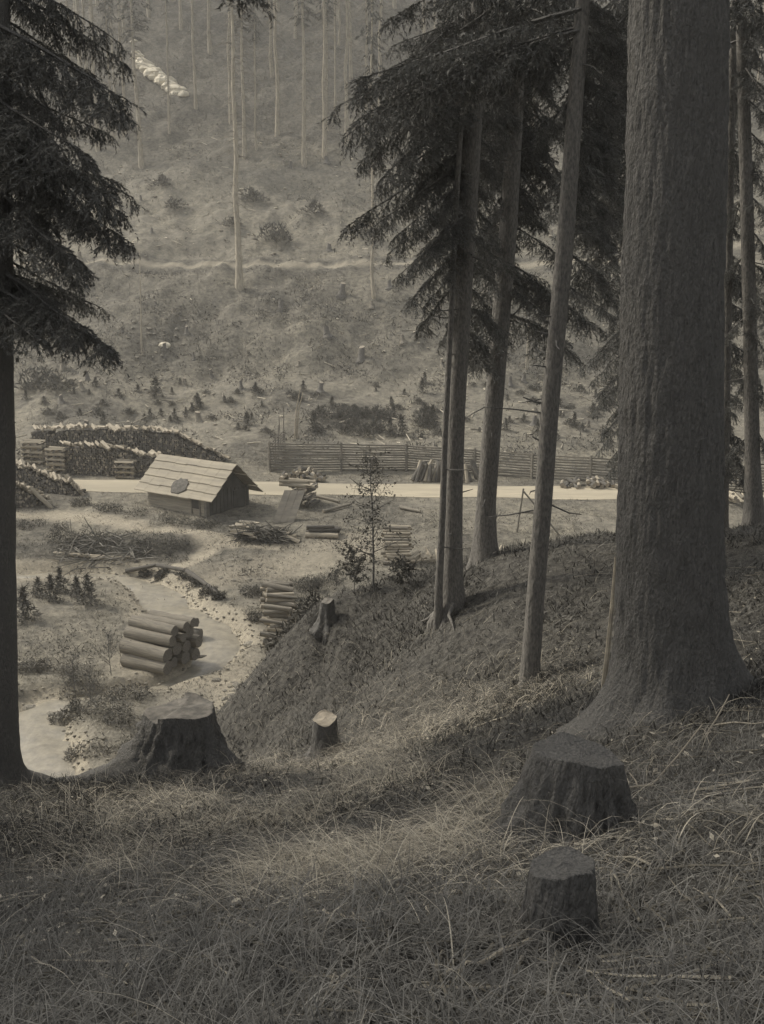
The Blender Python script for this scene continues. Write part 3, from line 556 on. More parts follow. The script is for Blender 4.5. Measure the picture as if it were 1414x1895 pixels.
def stump(px, row, wpx, hpx, y0, label, seed=0, flare=.9, hs=.25, name='tree_stump', dirs=None, topf=None, group=None, bark='bark', cut='cut_dark', notch=0, n=120, lean=0):
    g = hit(px, row, y0); dep = g[1] * math.cos(PITCH) - g[2] * math.sin(PITCH); r = wpx / FPX * dep / 2; h = hpx / FPX * dep / math.cos(math.atan2(-g[2], g[1]))
    o = empty(name, g, label, 'stump', group); r_ = np.random.default_rng(seed)
    tf = topf or (lambda th: .03 * np.cos(th + seed) * 1 + .02 * np.cos(3 * th + 1))
    mb = flared([(0, 0, -.8), (0, 0, 0), (lean, 0, h)], [r * 1.12, r * 1.12, r], n, flare, hs, seed=seed, rough=.17, rfreq=20, dirs=dirs, top=tf, amp=.75, bury=.8)
    mb.build('trunk_base', M[bark], o, smooth=True)
    L = mb.last; c = L.mean(0); m2 = MB(); k = len(L); P9 = L.copy(); P9[:, 2] = np.convolve(np.r_[L[-4:, 2], L[:, 2], L[:4, 2]], np.ones(9) / 9, 'valid'); lz = lambda f: (lambda Q: np.c_[Q[:, :2], Q[:, 2] + .35 * r * .2 * fbm(Q[:, 0] * 5 / r * .2, Q[:, 1] * 5 / r * .2, 1.0, 3, seed)])(c + (P9 - c) * f); Lm = c + (L - c) * .965; Lm[:, 2] = L[:, 2] * .8 + P9[:, 2] * .2 + .003; Lk = lz(.85); Lk[:, 2] = Lk[:, 2] * .6 + (c + (L - c) * .85)[:, 2] * .4; rings = [L, Lm, Lk, lz(.5), lz(.25)]; i = np.arange(k); j = (i + 1) % k
    m2.add(np.concatenate(rings + [c[None] + (0, 0, .01)]), np.concatenate([np.c_[a * k + i, a * k + j, (a + 1) * k + j, (a + 1) * k + i] for a in range(4)]))
    m2.add(np.r_[rings[4], [c + (0, 0, .01)]], np.c_[i, j, np.full(k, k)]); m2.build('cut_face', M[cut], o)
    return o, g, r, h
def topA(th): return .10 * np.cos(th - 3.3) * 0 + np.where(np.cos(th - 2.9) > .3, -.06, 0) + .02 * np.cos(4 * th)
stump(340, 1436, 110, 122, 2, 'large sawn stump with wide spreading roots on the brow above the creek', 3, 1.5, .34, 'large_stump', dirs=[(3.2, .95, .4), (-.45, 1.0, .33), (4.6, .25, .4), (1.5, .3, .5), (5.3, .2, .3)], topf=topA)
stump(602, 1398, 44, 66, 2, 'small narrow stump with a pale cut top in the middle of the grassy slope', 5, .4, .15, cut='cut', n=40)
stump(606, 1150, 25, 38, 10, 'dark stump on long pale roots at the edge of the bank above the wood stack', 6, .35, .15, n=40, cut='cut_dark')
stump(1066, 1540, 122, 140, 2, 'big dark stump broadening downwards in front of the giant trunk', 7, .75, .35, 'large_stump', dirs=[(3.3, 1.3, .6), (-.2, .8, .5), (4.6, .6, .6)], topf=lambda th: -.035 * np.cos(th - .2) - .012 * np.cos(2 * th) - .008 * np.cos(5 * th), cut='bark')
stump(1034, 1745, 112, 130, 1.5, 'small black rounded stump nearest the camera, low in the right foreground', 9, .25, .15, cut='bark', topf=lambda th: .02 * np.cos(th + .5) - .008 * np.cos(2 * th) + .005 * np.cos(5 * th))
def trunk(name, pix, y, foot_row, top_z, label, cat='tree', seed=0, m='bark_mid', flare=.5, hs=.25, rough=.035, rfreq=9, dirs=None, n=40, group=None, y0=2, dy=0):
    """pix: (px of axis, row, width px) from top of the frame down"""
    pts = []; rr = []
    for px, row, wd in pix[::-1]:
        p = at_y(px, row, y); dep = p[1] * math.cos(PITCH) - p[2] * math.sin(PITCH); pts.append(p); rr.append(wd / FPX * dep / 2)
    foot = pts[0].copy(); gz = z1(foot[0], foot[1]); 
    d = (pts[-1] - pts[-2]) / (pts[-1][2] - pts[-2][2]); e = pts[-1] + d * (top_z - pts[-1][2]) ; pts = [np.array([foot[0], foot[1], gz - .3])] + pts + [e]; rr = [rr[0]] + rr + [.03]
    pts = [q for q in pts[:1]] + [q for q in pts[1:] if q[2] > gz + .02]; rr = rr[:1] + rr[-(len(pts) - 1):]
    o = empty(name, (foot[0], foot[1], gz), label, cat, group); O = np.array([foot[0], foot[1], gz])
    flared(np.array(pts) - O, rr, n, flare, hs, seed=seed, rough=rough, rfreq=rfreq, dirs=dirs).build('trunk', M[m], o, smooth=True)
    return o, O, np.array(pts)
T = {}
T['giant'] = trunk('giant_spruce', [(1256, 0, 178), (1252, 300, 180), (1243, 540, 182), (1241, 850, 186), (1239, 1000, 190), (1240, 1100, 194), (1243, 1200, 198), (1247, 1300, 202)], 7.0, 1310, 22, 'giant dark spruce trunk filling the right side of the picture', seed=2, m='bark', flare=.55, hs=.24, rough=.05, rfreq=26, dirs=[(-.1, 2.6, .38), (3.45, 1.0, .4), (4.3, .7, .3), (5.2, .6, .3), (1.5, .6, .5)], n=220)
T['first'] = trunk('spruce_tree', [(889, 0, 31), (871, 300, 34), (856, 550, 34), (846, 750, 31), (841, 900, 31), (839, 1000, 34), (836, 1120, 42)], 13.1, 1130, 16, 'straight dark spruce trunk, right one of the close pair with splayed roots', seed=3, flare=.5, hs=.2, dirs=[(3.4, .7, .35), (4.3, .8, .3), (-.3, .8, .4)], m='bark_mid')
T['twin'] = trunk('slender_spruce', [(862, 60, 8), (846, 350, 10), (834, 600, 10), (824, 800, 11), (819, 950, 12), (812, 1090, 15)], 12.9, 1110, 13, 'slim paler trunk pressed against the left side of the spruce with splayed roots', seed=4, flare=.5, hs=.2, m='bark_mid', n=24, dirs=[(3.6, .5, .4)])
T['second'] = trunk('spruce_tree', [(962, 0, 26), (954, 200, 29), (941, 420, 33), (922, 650, 34), (906, 850, 35), (900, 930, 36), (897, 1020, 42)], 14.5, 1035, 17, 'dark spruce trunk standing behind and right of the close pair', seed=5, flare=.35, hs=.25)
T['third'] = trunk('spruce_tree', [(1079, 0, 26), (1064, 200, 29), (1046, 450, 32), (1019, 740, 33), (1005, 935, 33), (992, 1094, 33), (982, 1235, 35)], 10.2, 1260, 15, 'leaning smooth trunk with a pale left edge between the pair and the giant trunk', seed=6, flare=.15, hs=.15, rough=.02)
T['right'] = trunk('spruce_tree', [(1372, 0, 21), (1380, 300, 23), (1388, 600, 25), (1393, 850, 27), (1396, 980, 36)], 15.6, 985, 17, 'thin grey trunk nearest the right edge of the picture', seed=8, flare=.5, hs=.25)
T['rightb'] = trunk('slender_spruce', [(1358, 30, 12), (1352, 300, 14), (1346, 600, 15), (1340, 900, 17), (1338, 980, 18)], 16.2, 985, 15, 'thin trunk showing just right of the giant trunk, partly hidden by it', seed=9, flare=.4, hs=.25)
T['behind'] = trunk('slender_spruce', [(1215, 0, 30), (1212, 400, 36), (1210, 900, 42)], 18.5, 985, 15, 'branchy spruce hidden behind the giant trunk, its boughs reaching out either side', seed=10, flare=.4, hs=.25, y0=10)
T['left'] = trunk('old_spruce', [(-34, 0, 100), (-31, 600, 106), (-30, 1100, 114), (-28, 1400, 120)], 9.9, 1450, 16, 'dark trunk cut off by the left edge, carrying the hanging boughs above', seed=11, m='bark', flare=.5, hs=.22)
mb = MB(); b_ = hit(1128, 1240, 5); P = [at_y(1139, 1030, 8.2), at_y(1132, 1130, 8.1), at_y(1122, 1230, 8.0)]; P.append(np.array([P[-1][0] - .03, 8.0, z1(P[-1][0], 8.0) - .1])); tube(mb, P, [.008, .018, .022, .025], 6)
o = mb.build('peeled_sapling_stem', M['peeled'], origin=P[-1]); tag(o, 'thin pale bare stem leaning against the left side of the giant trunk', 'bare stem')
# ------------------------------------------------------------------ spruce boughs
def make_bough(seed, L=2.0, W=.58, dens=120, nl=.045, nw=.012, step=.05, sub=.05, lite=False):
    q = np.random.default_rng(seed); segs = []; wood = []
    ax = lambda t: np.array([L * t, .03 * math.sin(5 * t + seed) * L, L * (-.16 * t * t + .10 * max(0, t - .6) ** 1.0 * 1.0)])
    A = [ax(t) for t in np.linspace(0, 1, 9)]; wood.append((A, np.linspace(.024, .004, 9) * L / 2))
    n = int(L * .93 / step)
    for i in range(n):
        t = .07 + .93 * (i + q.random() * .5) / n; side = 1 if i % 2 else -1
        prof = min(1, (t / .25)) * (1 - .72 * t) * W * q.uniform(.55, 1.15)
        if q.random() < (.15 if lite else .32): continue
        a = R(q.uniform(30, 80)); d = np.array([math.cos(a), side * math.sin(a), q.uniform(-.6, .15)]); m = 4
        p = ax(t); P = [p + d * prof * s + np.array([0, 0, -.42 * prof * s * s]) + q.normal(0, .004, 3) for s in np.linspace(0, 1, m)]
        wood.append((P, np.linspace(.006, .0015, m) * (2.2 if lite else 1)))
        for a_, b_ in zip(P[:-1], P[1:]): segs.append((a_, b_))
        k = int(prof / sub)
        for j in range(k):
            s = (j + .6 + q.random() * .4) / (k + .5); pp = p + d * prof * s + np.array([0, 0, -.42 * prof * s * s])
            for sd in (-1, 1):
                ll = (.27 * (1 - .6 * s) + .04) * q.uniform(.5, 1.15) * (W / .62); aa = math.atan2(d[1], d[0]) + sd * R(q.uniform(35, 60))
                dd = np.array([math.cos(aa), math.sin(aa), q.uniform(-2.2, -.2)]); dd /= np.linalg.norm(dd); segs.append((pp, pp + dd * ll * .55)); segs.append((pp + dd * ll * .55, pp + dd * ll + (0, 0, -.02)))
    for a_, b_ in zip([ax(t) for t in np.linspace(.3, .95, 14)], [ax(t) for t in np.linspace(.35, 1.0, 14)]): segs.append((a_, b_))
    a = np.array([s[0] for s in segs]); b = np.array([s[1] for s in segs]); ln = np.linalg.norm(b - a, axis=1); cnt = np.maximum(1, (ln * dens).astype(int)); idx = np.repeat(np.arange(len(a)), cnt)
    t = q.random(len(idx))[:, None]; D = (b - a)[idx] / ln[idx][:, None]; p = a[idx] * (1 - t) + b[idx] * t; rv = q.standard_normal((len(idx), 3)); rv -= D * (rv * D).sum(1)[:, None]; rv /= np.linalg.norm(rv, axis=1)[:, None]
    nd = D * .75 + rv * .65; nd /= np.linalg.norm(nd, axis=1)[:, None]; wv = np.cross(nd, rv + .3 * q.standard_normal(rv.shape)); wv /= np.linalg.norm(wv, axis=1)[:, None] + 1e-9
    l = nl * q.uniform(.7, 1.2, len(idx))[:, None]; V = np.stack([p - wv * nw / 2, p + wv * nw / 2, p + nd * l], 1).reshape(-1, 3); tone = np.repeat(q.uniform(.7, 1.35, len(segs))[idx], 3)
    F = np.arange(len(V)).reshape(-1, 3); mw = MB()
    for P, r_ in wood: tube(mw, P, r_, 4 if len(P) > 4 else 3, False, .9)
    Vw = np.concatenate(mw.v); Fw = np.concatenate(mw.f)
    return V, F, tone, Vw, Fw
BOUGH = [make_bough(s) for s in range(6)]
LITE = [make_bough(s + 20, 2.6, .8, 16, .10, .035, .13, .14, True) for s in range(4)]
def put_bough(mb, a, b, set_=None, seed=0, wscale=1.0):
    a, b = np.asarray(a, float), np.asarray(b, float); S = set_ or BOUGH; V, F, t, Vw, Fw = S[seed % len(S)]; L0 = 2.0 if S is BOUGH else 2.6
    L = np.linalg.norm(b - a); d, u, v = frame(b - a); u = -u; k = L / L0; kk = np.array([k, min(k * 1.05, 1.0) * wscale + .1, min(k * 1.1, 1.1)])
    Mx = np.stack([d, u, v], 0); mb.add((V * kk) @ Mx + a, F, t, 0); mb.add((Vw * kk) @ Mx + a, Fw, .9, 1)
def key_near(a): return a[2] < 6.0
def crown_part(o, O, axis_pts, boughs, name='crown', lite=None):
    mb = MB(); ap = np.asarray(axis_pts)
    def on_axis(row, y):
        return None
    for k, (a, b) in enumerate(boughs): put_bough(mb, a - O, b - O, seed=k * 7 + 1)
    for k, (a, b) in enumerate(lite or []): put_bough(mb, a - O, b - O, BOUGH if (b[2] < 6.0 and b[1] > 5 and key_near(a)) else LITE, k * 3)
    return mb.build(name, [M['needle'], M['bark']], o, tone=True)
def axis_at_z(pts, z): return np.array([np.interp(z, pts[:, 2], pts[:, q]) for q in range(3)])
def px_bough(key, brow, tpx, trow, dy):
    o, O, pts = T[key]; ya = pts[1][1]; zb = at_y(707, brow, ya)[2]; a = axis_at_z(pts, zb); b = at_y(tpx, trow, ya + dy); return a, b
def upper(key, z0, z1_, n, Lmax, seed, ztop=None):
    o, O, pts = T[key]; q = np.random.default_rng(seed); out = []
    for k in range(n):
        t = (k + q.random()) / n; z = z0 + (z1_ - z0) * t; a = axis_at_z(pts, z); L = Lmax * (1 - .8 * t) * q.uniform(.75, 1.1); th = q.uniform(0, 6.28); out.append((a, a + L * np.array([math.cos(th), math.sin(th), -.25])))
    return out
q = random.Random(5)
# hanging boughs of the tree at the left edge
LT = [(x, r) for x, r in [(235, 40), (245, 80), (150, 60), (240, 125), (190, 110), (238, 180), (120, 130), (170, 150), (165, 235), (130, 200), (80, 180), (205, 215), (255, 322), (200, 300), (235, 345), (160, 290), (110, 270), (262, 408), (215, 385), (180, 360), (130, 345), (90, 330), (70, 300), (185, 462), (150, 430), (120, 440), (175, 395), (60, 250), (100, 230), (215, 300), (50, 380), (80, 395),
      (195, 535), (215, 612), (190, 600), (160, 570), (150, 625), (120, 610), (90, 620), (60, 590), (40, 610), (110, 560), (170, 525), (80, 550), (200, 580), (45, 560), (130, 590)] if r < 600 and (x, r) not in ((80, 395), (50, 380), (45, 560))] + [(212, 598), (150, 600), (175, 500)]
bs = []
for k, (x, r) in enumerate(LT):
    dy = q.uniform(-1.1, 1.1); L = (x + 26) / 171.0; drop = q.uniform(60, 120) * (.5 + .35 * L)
    if r > 500: drop = 40 + q.uniform(0, 60)
    bs.append(px_bough('left', r - drop, x, r + 8, dy))
crown_part(*T['left'][:2], T['left'][2], bs, lite=upper('left', 4.5, 16, 40, 3.2, 1))
B1 = [(720, 60, 30), (700, 105, 50), (740, 90, 20), (620, 215, 110), (650, 240, 120), (700, 200, 90), (725, 260, 150), (690, 300, 190), (625, 395, 270), (680, 330, 230), (660, 405, 300), (720, 420, 330), (705, 450, 360), (745, 350, 250), (760, 300, 200), (715, 500, 410), (740, 545, 450), (760, 600, 520), (750, 480, 390), (790, 400, 310), (780, 560, 470), (770, 470, 380), (730, 380, 290), (650, 270, 170), (800, 640, 560), (790, 520, 430)]
bs = [px_bough('first', br, x, r, q.uniform(-.9, .9)) for x, r, br in B1] + [px_bough('first', r - 50, 905 + q.uniform(-10, 30), r, q.uniform(.6, 1.6)) for r in range(60, 700, 46)]
crown_part(*T['first'][:2], T['first'][2], bs, lite=upper('first', 3.6, 16, 36, 2.8, 2))
B2 = [(610, 165, 40), (655, 130, 30), (640, 200, 60), (740, 150, 60), (830, 200, 90), (800, 130, 40), (860, 260, 160), (840, 330, 220), (700, 160, 40), (780, 240, 100), (870, 430, 340), (800, 360, 230)]
bs = [px_bough('second', br, x, r, q.uniform(-.5, 1.2)) for x, r, br in B2] + [px_bough('second', r - 60, 1010 + q.uniform(-25, 45), r, q.uniform(-.3, 1.4)) for r in list(range(50, 420, 32)) + [470, 540, 585]]
bs += [px_bough('second', r - 60, 900 + q.uniform(-25, 15), r, q.uniform(.4, 1.4)) for r in (120, 220, 300, 480, 600, 660)]
bs += [px_bough('second', r - q.uniform(30, 90), q.uniform(880, 1120), r, q.uniform(1.6, 3.2)) for r in range(60, 640, 52)] + [px_bough('second', r - q.uniform(40, 110), q.uniform(760, 850), r, q.uniform(1.2, 2.6)) for r in range(60, 420, 40)]
crown_part(*T['second'][:2], T['second'][2], bs, lite=upper('second', 4.2, 17, 36, 2.8, 3))
B3 = [(690, 150, 60), (660, 100, 20), (760, 110, 50), (900, 140, 60), (960, 180, 90), (980, 260, 180)]
bs = [px_bough('third', br, x, r, q.uniform(.2, 1.2)) for x, r, br in B3] + [px_bough('third', r - 50, 1140 + q.uniform(-25, 35), r, q.uniform(.2, 1.6)) for r in list(range(40, 470, 30)) + [520, 575]]
crown_part(*T['third'][:2], T['third'][2], bs, lite=upper('third', 3.0, 15, 30, 2.4, 4))
bs = []
for r in range(30, 870, 26):
    bs.append(px_bough('behind', r - 70, q.uniform(1060, 1110) if (r < 560 or 620 < r < 740) else q.uniform(1085, 1130), r + 10, q.uniform(-1.0, 1.0)))
    bs.append(px_bough('behind', r - 60, q.uniform(1355, 1440), r + 10, q.uniform(-1.0, 1.0)))
for r in range(60, 470, 40): bs.append(px_bough('behind', r - 110, q.uniform(985, 1060), r, q.uniform(-.5, 1.0)))
crown_part(*T['behind'][:2], T['behind'][2], bs, lite=upper('behind', 3.6, 15, 30, 2.4, 5))
bs = [px_bough('right', r - 60, q.uniform(1420, 1480), r + 10, q.uniform(-1.0, 1.0)) for r in range(60, 900, 60)] + [px_bough('right', r - 60, q.uniform(1300, 1350), r + 10, q.uniform(.3, 1.0)) for r in range(90, 900, 110)]
crown_part(*T['right'][:2], T['right'][2], bs, lite=upper('right', 3.6, 16, 24, 2.4, 6))
bs = [px_bough('rightb', r - 50, q.uniform(1360, 1400), r + 10, q.uniform(.0, 1.0)) for r in range(60, 900, 90)]
crown_part(*T['rightb'][:2], T['rightb'][2], bs)
crown_part(*T['giant'][:2], T['giant'][2], [], lite=upper('giant', 5.5, 22, 60, 4.2, 7))
# ------------------------------------------------------------------ far hillside: trees
def far_tree_mesh(seed, H=26, r=.24, bare=10.0, stubs=40, lean=0, dens=1.0):
    q = np.random.default_rng(seed); t = np.linspace(0, 1, 12); P = np.c_[lean * H * t + .06 * q.standard_normal(12) * 1.2, .06 * q.standard_normal(12), -.8 + (H + .8) * t]
    mt = MB(); tube(mt, P, r * (1.25 * np.exp(-t * 25) * .35 + (1 - .85 * t)), 9, False, wob=.04, seed=seed)
    ms = mt
    ax = lambda z: np.array([np.interp(z, P[:, 2], P[:, 0]), np.interp(z, P[:, 2], P[:, 1]), z])
    for k in range(stubs):
        z = q.uniform(2.0, bare + 3); a = q.uniform(0, 6.28); L = q.uniform(.3, 2.1) * (.35 + .65 * z / bare); p = ax(z); d = np.array([math.cos(a), math.sin(a), q.uniform(-.35, .1)])
        tube(ms, [p - d * .1, p + d * L * .5, p + d * L + (0, 0, -.25 * L)], [.035, .025, .012], 3, False, 1, 1)
    tm = mt.mesh('far_trunk', [M['bark_pale'], M['bark_log']], True); sm = None
    mc = MB()
    n = int((H - bare) / .42 * 4 * dens)
    for k in range(n):
        z = bare + (H - bare) * ((k + q.random()) / n); tt = (z - bare) / (H - bare); L = (.5 + 2.3 * (1 - tt)) * q.uniform(.6, 1.15) * min(1, .35 + 2.5 * tt); a = q.uniform(0, 6.28); p = ax(z); d = np.array([math.cos(a), math.sin(a), -.3]); u = np.array([-d[1], d[0], 0])
        m = 22; s = q.random(m)[:, None]; c = p + d * L * s + (0, 0, 1) * (-.12 * L * s * s); w_ = q.uniform(-1, 1, m)[:, None] * .35 * L * (1.05 - s); c = c + u * w_
        l = q.uniform(.18, .45, m)[:, None]; dr = d * .6 + u * np.sign(w_) * .5 + np.c_[np.zeros((m, 2)), q.uniform(-1, -.2, m)]; dr /= np.linalg.norm(dr, axis=1)[:, None]
        sd = np.cross(dr, q.standard_normal((m, 3))); sd /= np.linalg.norm(sd, axis=1)[:, None]; wd = q.uniform(.05, .11, m)[:, None]
        mc.add(np.stack([c - sd * wd, c + sd * wd, c + dr * l], 1).reshape(-1, 3), np.arange(3 * m).reshape(-1, 3), np.repeat(q.uniform(.6, 1.4, m), 3))
    cm = mc.mesh('far_crown', M['needle_far'], False, True) if n > 0 else None
    return tm, sm, cm
FT = [far_tree_mesh(s, H=30 + s % 4 * 2, r=.21 + .03 * (s % 3), bare=(14, 25, 17, 12, 18, 15)[s], stubs=170, lean=.004 * (s % 3 - 1), dens=.6) for s in range(6)]
def far_tree(p, k, sc=1, rz=0, name='conifer_tree', label=None, group=None, thick=1, lean=0, twigs=True, crown=True, mat_=None):
    tm, sm, cm = FT[k]; o = empty(name, p, label, 'tree', group, rz); o.scale = (sc * thick, sc * thick, sc); o.rotation_euler = (0, lean, rz if not lean else 0)
    for nm, me in (('trunk', tm), ('dead_branches', sm if twigs else None), ('crown', cm if crown else None)):
        if me is None: continue
        c = bpy.data.objects.new(nm, me); col.objects.link(c); c.parent = o
    return o
PROM = [(442, 532, 1, 1.25, .004, 'tallest pale bare conifer, its foot just below the hillside path'),
        (262, 306, 0, 1.3, -.02, 'pale leaning trunk at the left edge of the far clearing, below the white rocks'),
        (182, 276, 2, 1.0, 0, 'pale trunk half hidden behind the hanging boughs, leftmost on the far clearing edge'),
        (209, 264, 3, .7, 0, 'very thin pale trunk beside the dark boughs at the left clearing edge'),
        (232, 250, 4, .8, 0, 'greyish thin trunk close left of the leaning pale trunk'),
        (314, 246, 5, .5, .01, 'spindly trunk rising right across the white rocks'),
        (362, 200, 1, .8, 0, 'faint grey trunk just right of the white rocks'),
        (428, 226, 2, .9, 0, 'grey trunk in shade left of the tall pale conifer top'),
        (453, 288, 0, 1.1, .004, 'thick pale trunk standing behind the tallest bare conifer'),
        (474, 276, 3, .6, .015, 'thin crooked trunk right of the tallest bare conifer'),
        (514, 250, 4, 1.1, 0, 'stout grey trunk at the middle of the far forest edge'),
        (564, 304, 5, 1.0, 0, 'straight pale trunk standing lowest in the middle of the clearing edge'),
        (600, 288, 1, 1.05, .012, 'pale trunk beside a broken stump at the right of the clearing edge'),
        (642, 268, 2, .9, 0, 'grey trunk just left of the dark overhanging boughs on the far hill'),
        (691, 550, 3, .7, 0, 'pale trunk rising below the path behind the tips of the spruce boughs'),
        (784, 300, 4, 1.0, 0, 'far trunk seen through the boughs of the close pair'),
        (985, 300, 5, 1.0, 0, 'far trunk glimpsed between the second and third spruce trunks')]
for (px, row, k, th, ln, lab) in PROM:
    p = hit(px, row, 40); far_tree(p, k, 1, 0, label=lab, thick=th, lean=ln, twigs=True, crown=True, group='conifers at the edge of the far clearing')
used = [hit(a[0], a[1], 40)[:2] for a in PROM]; q = random.Random(21); n = 0; tries = 0
while n < 105 and tries < 6000:
    tries += 1; y = q.uniform(124, 205); x = q.uniform(-.42, .42) * y
    if y < 150 and q.random() < .4: continue
    if any((x - u[0]) ** 2 + (y - u[1]) ** 2 < 9 for u in used): continue
    pxx, rw, _d = project((x, y, z1(x, y)))
    if 235 < pxx[0] < 350 and rw[0] > 60: continue
    if (pxx[0] > 800 or pxx[0] < 120) and q.random() < .75: continue
    used.append((x, y)); n += 1
    far_tree((x, y, z1(x, y)), q.randrange(6), q.uniform(.8, 1.15), q.uniform(0, 6), 'conifer_tree', 'slim conifer of the far forest', 'conifers of the far forest', thick=q.uniform(.7, 1.2))
p = hitv(975, 684, 60); mb = MB(); tube(mb, [(0, 0, -.3), (.03, 0, 1.8), (.1, 0, 3.8)], [.14, .1, .07], 7, wob=.1); o = mb.build('dead_snag', M['bark_pale']); o.location = tuple(p); tag(o, 'short pale broken snag on the far slope between the second and third trunks', 'snag')
p = hitv(262, 655, 60); mb = MB(); tube(mb, [(0, 0, -.3), (.1, 0, 3), (.25, 0, 8.2)], [.085, .06, .02], 6); o = mb.build('birch_stem', M['bark_pale']); o.location = tuple(p); tag(o, 'thin pale stem crossing the hillside path at the left', 'bare tree')
# ------------------------------------------------------------------ far hillside: stumps, brush clumps, rocks
def stump_small(k):
    q = np.random.default_rng(k); return flared([(0, 0, -.4), (0, 0, 0), (.03 * q.standard_normal(), 0, .7)], [.22, .22, .19], 14, .45, .15, seed=k, rough=.15, top=lambda th: .08 * np.cos(th + k), bury=.4)
SM = []
for k in range(4):
    m_ = stump_small(k); L = m_.last; i = np.arange(len(L)); m_.add(np.r_[L, [L.mean(0)]], np.c_[i, (i + 1) % len(L), np.full(len(L), len(L))], 1, 1); SM.append(m_.mesh('far_stump', [M['bark_mid' if k % 2 else 'bark_log'], M['cut']], True))
def far_stump(px, row, sc, lab, grp=None):
    sc *= .85; o = bpy.data.objects.new('old_stump', q.choice(SM)); col.objects.link(o); o.location = tuple(hit(px, row, 24)); o.scale = (sc, sc, sc * q.uniform(.8, 1.4)); o.rotation_euler = (q.uniform(-.15, .15), q.uniform(-.15, .15), q.uniform(0, 6)); return tag(o, lab, 'stump', grp)
for px, row, sc, lab in ((604, 300, 1.2, 'pale broken stump at the foot of a trunk on the clearing edge'), (520, 460, 1.5, 'wide stump among dark brush in the middle of the clearing'), (609, 462, 1.1, 'dark rounded stump alone on the clearing right of centre'), (668, 665, 1.4, 'tall pale stump on the steep brushy bank below the spruce tips'),
                         (632, 545, 1.4, 'pale stump just under the hillside path at the right'), (520, 572, 1.2, 'splintered pale stump in the middle of the steep bank'), (368, 780, 1.2, 'pale stump on two legs of root above the cordwood stacks'), (605, 620, 1.3, 'pale jagged stump on the steep bank'), (322, 580, .9, 'thin grey stump beside the rubble on the left of the bank'), (118, 685, 1.3, 'light stump with hanging roots under the dark left boughs'), (304, 645, .9, 'bright cut stump on the rubble left of the bank')):
    far_stump(px, row, sc, lab)
for k in range(60):
    px = q.uniform(40, 1140); row = q.choice([q.uniform(300, 480), q.uniform(520, 680), q.uniform(690, 800)]); far_stump(px, row, q.uniform(.5, 1.0), 'small weathered stump', 'small stumps on the far slope')
def clump_mesh(seed, n=420, rad=1.0, h=1.0, conifer=False, lw=.16):
    r_ = np.random.default_rng(seed); a = r_.uniform(0, 6.28, n); z = r_.random(n)
    if conifer: rr = (1 - z) * rad * np.sqrt(r_.random(n)); zz = z * h; rr = rr * (1 + .5 * np.sin(2.3 * a + 9 * z + seed))
    else: rr = rad * np.sqrt(r_.random(n)) * np.sqrt(np.clip(1 - z * z, 0, 1)) * (1 + .35 * np.sin(3 * a + seed)); zz = z * h * (1 + .3 * np.cos(2 * a + seed))
    c = np.c_[rr * np.cos(a), rr * np.sin(a), zz]; d = c * (1, 1, .4) + r_.standard_normal((n, 3)) * .5; d[:, 2] -= .3 if conifer else -.4; d /= np.linalg.norm(d, axis=1)[:, None]
    sd = np.cross(d, r_.standard_normal((n, 3))); sd /= np.linalg.norm(sd, axis=1)[:, None]; l = r_.uniform(.5, 1.3, n)[:, None] * lw * 1.6; wd = r_.uniform(.3, 1, n)[:, None] * lw * .28
    return np.stack([c - sd * wd, c + sd * wd, c + d * l], 1).reshape(-1, 3), np.arange(3 * n).reshape(-1, 3), np.repeat(r_.uniform(.5, 1.5, n), 3)
CL = []; SP = []
for k in range(4):
    CL.append(MB().add(*clump_mesh(k, 520, .8, .75)).mesh('clump', M['brush'], False, True)); SP.append(MB().add(*clump_mesh(k + 9, 420, .55, 1.35, True, .17)).mesh('young_spruce', M['brush'], False, True))
def plant(name, me, px, row, s, lab, cat, grp=None, y0=24):
    o = bpy.data.objects.new(name, me); col.objects.link(o); o.location = tuple(hit(px, row, y0)); o.scale = s if isinstance(s, tuple) else (s, s, s); o.rotation_euler = (0, 0, q.uniform(0, 6)); return tag(o, lab, cat, grp)
for px, row, s, lab in ((302, 345, 1.6, 'round dark bush on the clearing below the white rocks'), (322, 388, 1.5, 'dark rounded bush below and right of another on the left clearing'), (466, 374, 1.9, 'low wide dark bush right of the tall pale conifer on the clearing'), (430, 420, 1.3, 'dark bush touching the left of the tall pale conifer'), (512, 450, 2.4, 'wide tangle of dark brush round the stump in the middle clearing'), (582, 395, 1.7, 'ragged low bush on the right part of the clearing'), (232, 470, 1.4, 'dark bush by the left end of the hillside path'), (665, 435, 1.6, 'low bush under the spruce tips on the clearing'),
                        (75, 722, 2.2, 'broad dark bush on the terrace at the far left'), (106, 722, 1.4, 'smaller dark bush touching the broad one at the far left')):
    plant('bush', q.choice(CL), px, row, (s, s, s * .8), lab, 'bush')
plant('young_spruce', SP[0], 289, 733, (1.3, 1.3, 1.05), 'single young spruce on the terrace above the cordwood stacks', 'young spruce')
for k in range(130):
    px = q.uniform(45, 1150); row = q.uniform(705, 815)
    if px < 420 and row > 785: continue
    plant('young_spruce', q.choice(SP) if q.random() < .5 else q.choice(CL), px, row, (lambda a: (a, a, a * q.uniform(.5, 1.1)))(q.uniform(.35, .8)), 'scrubby young spruce of the terrace', 'young spruce', 'scrubby young spruces of the terrace')
for k in range(24): plant('young_spruce', q.choice(SP + CL + CL), q.uniform(570, 810), q.uniform(765, 812), q.uniform(.55, 1.1), 'bushier young spruce behind the plank fence', 'young spruce', 'young spruces behind the fence')
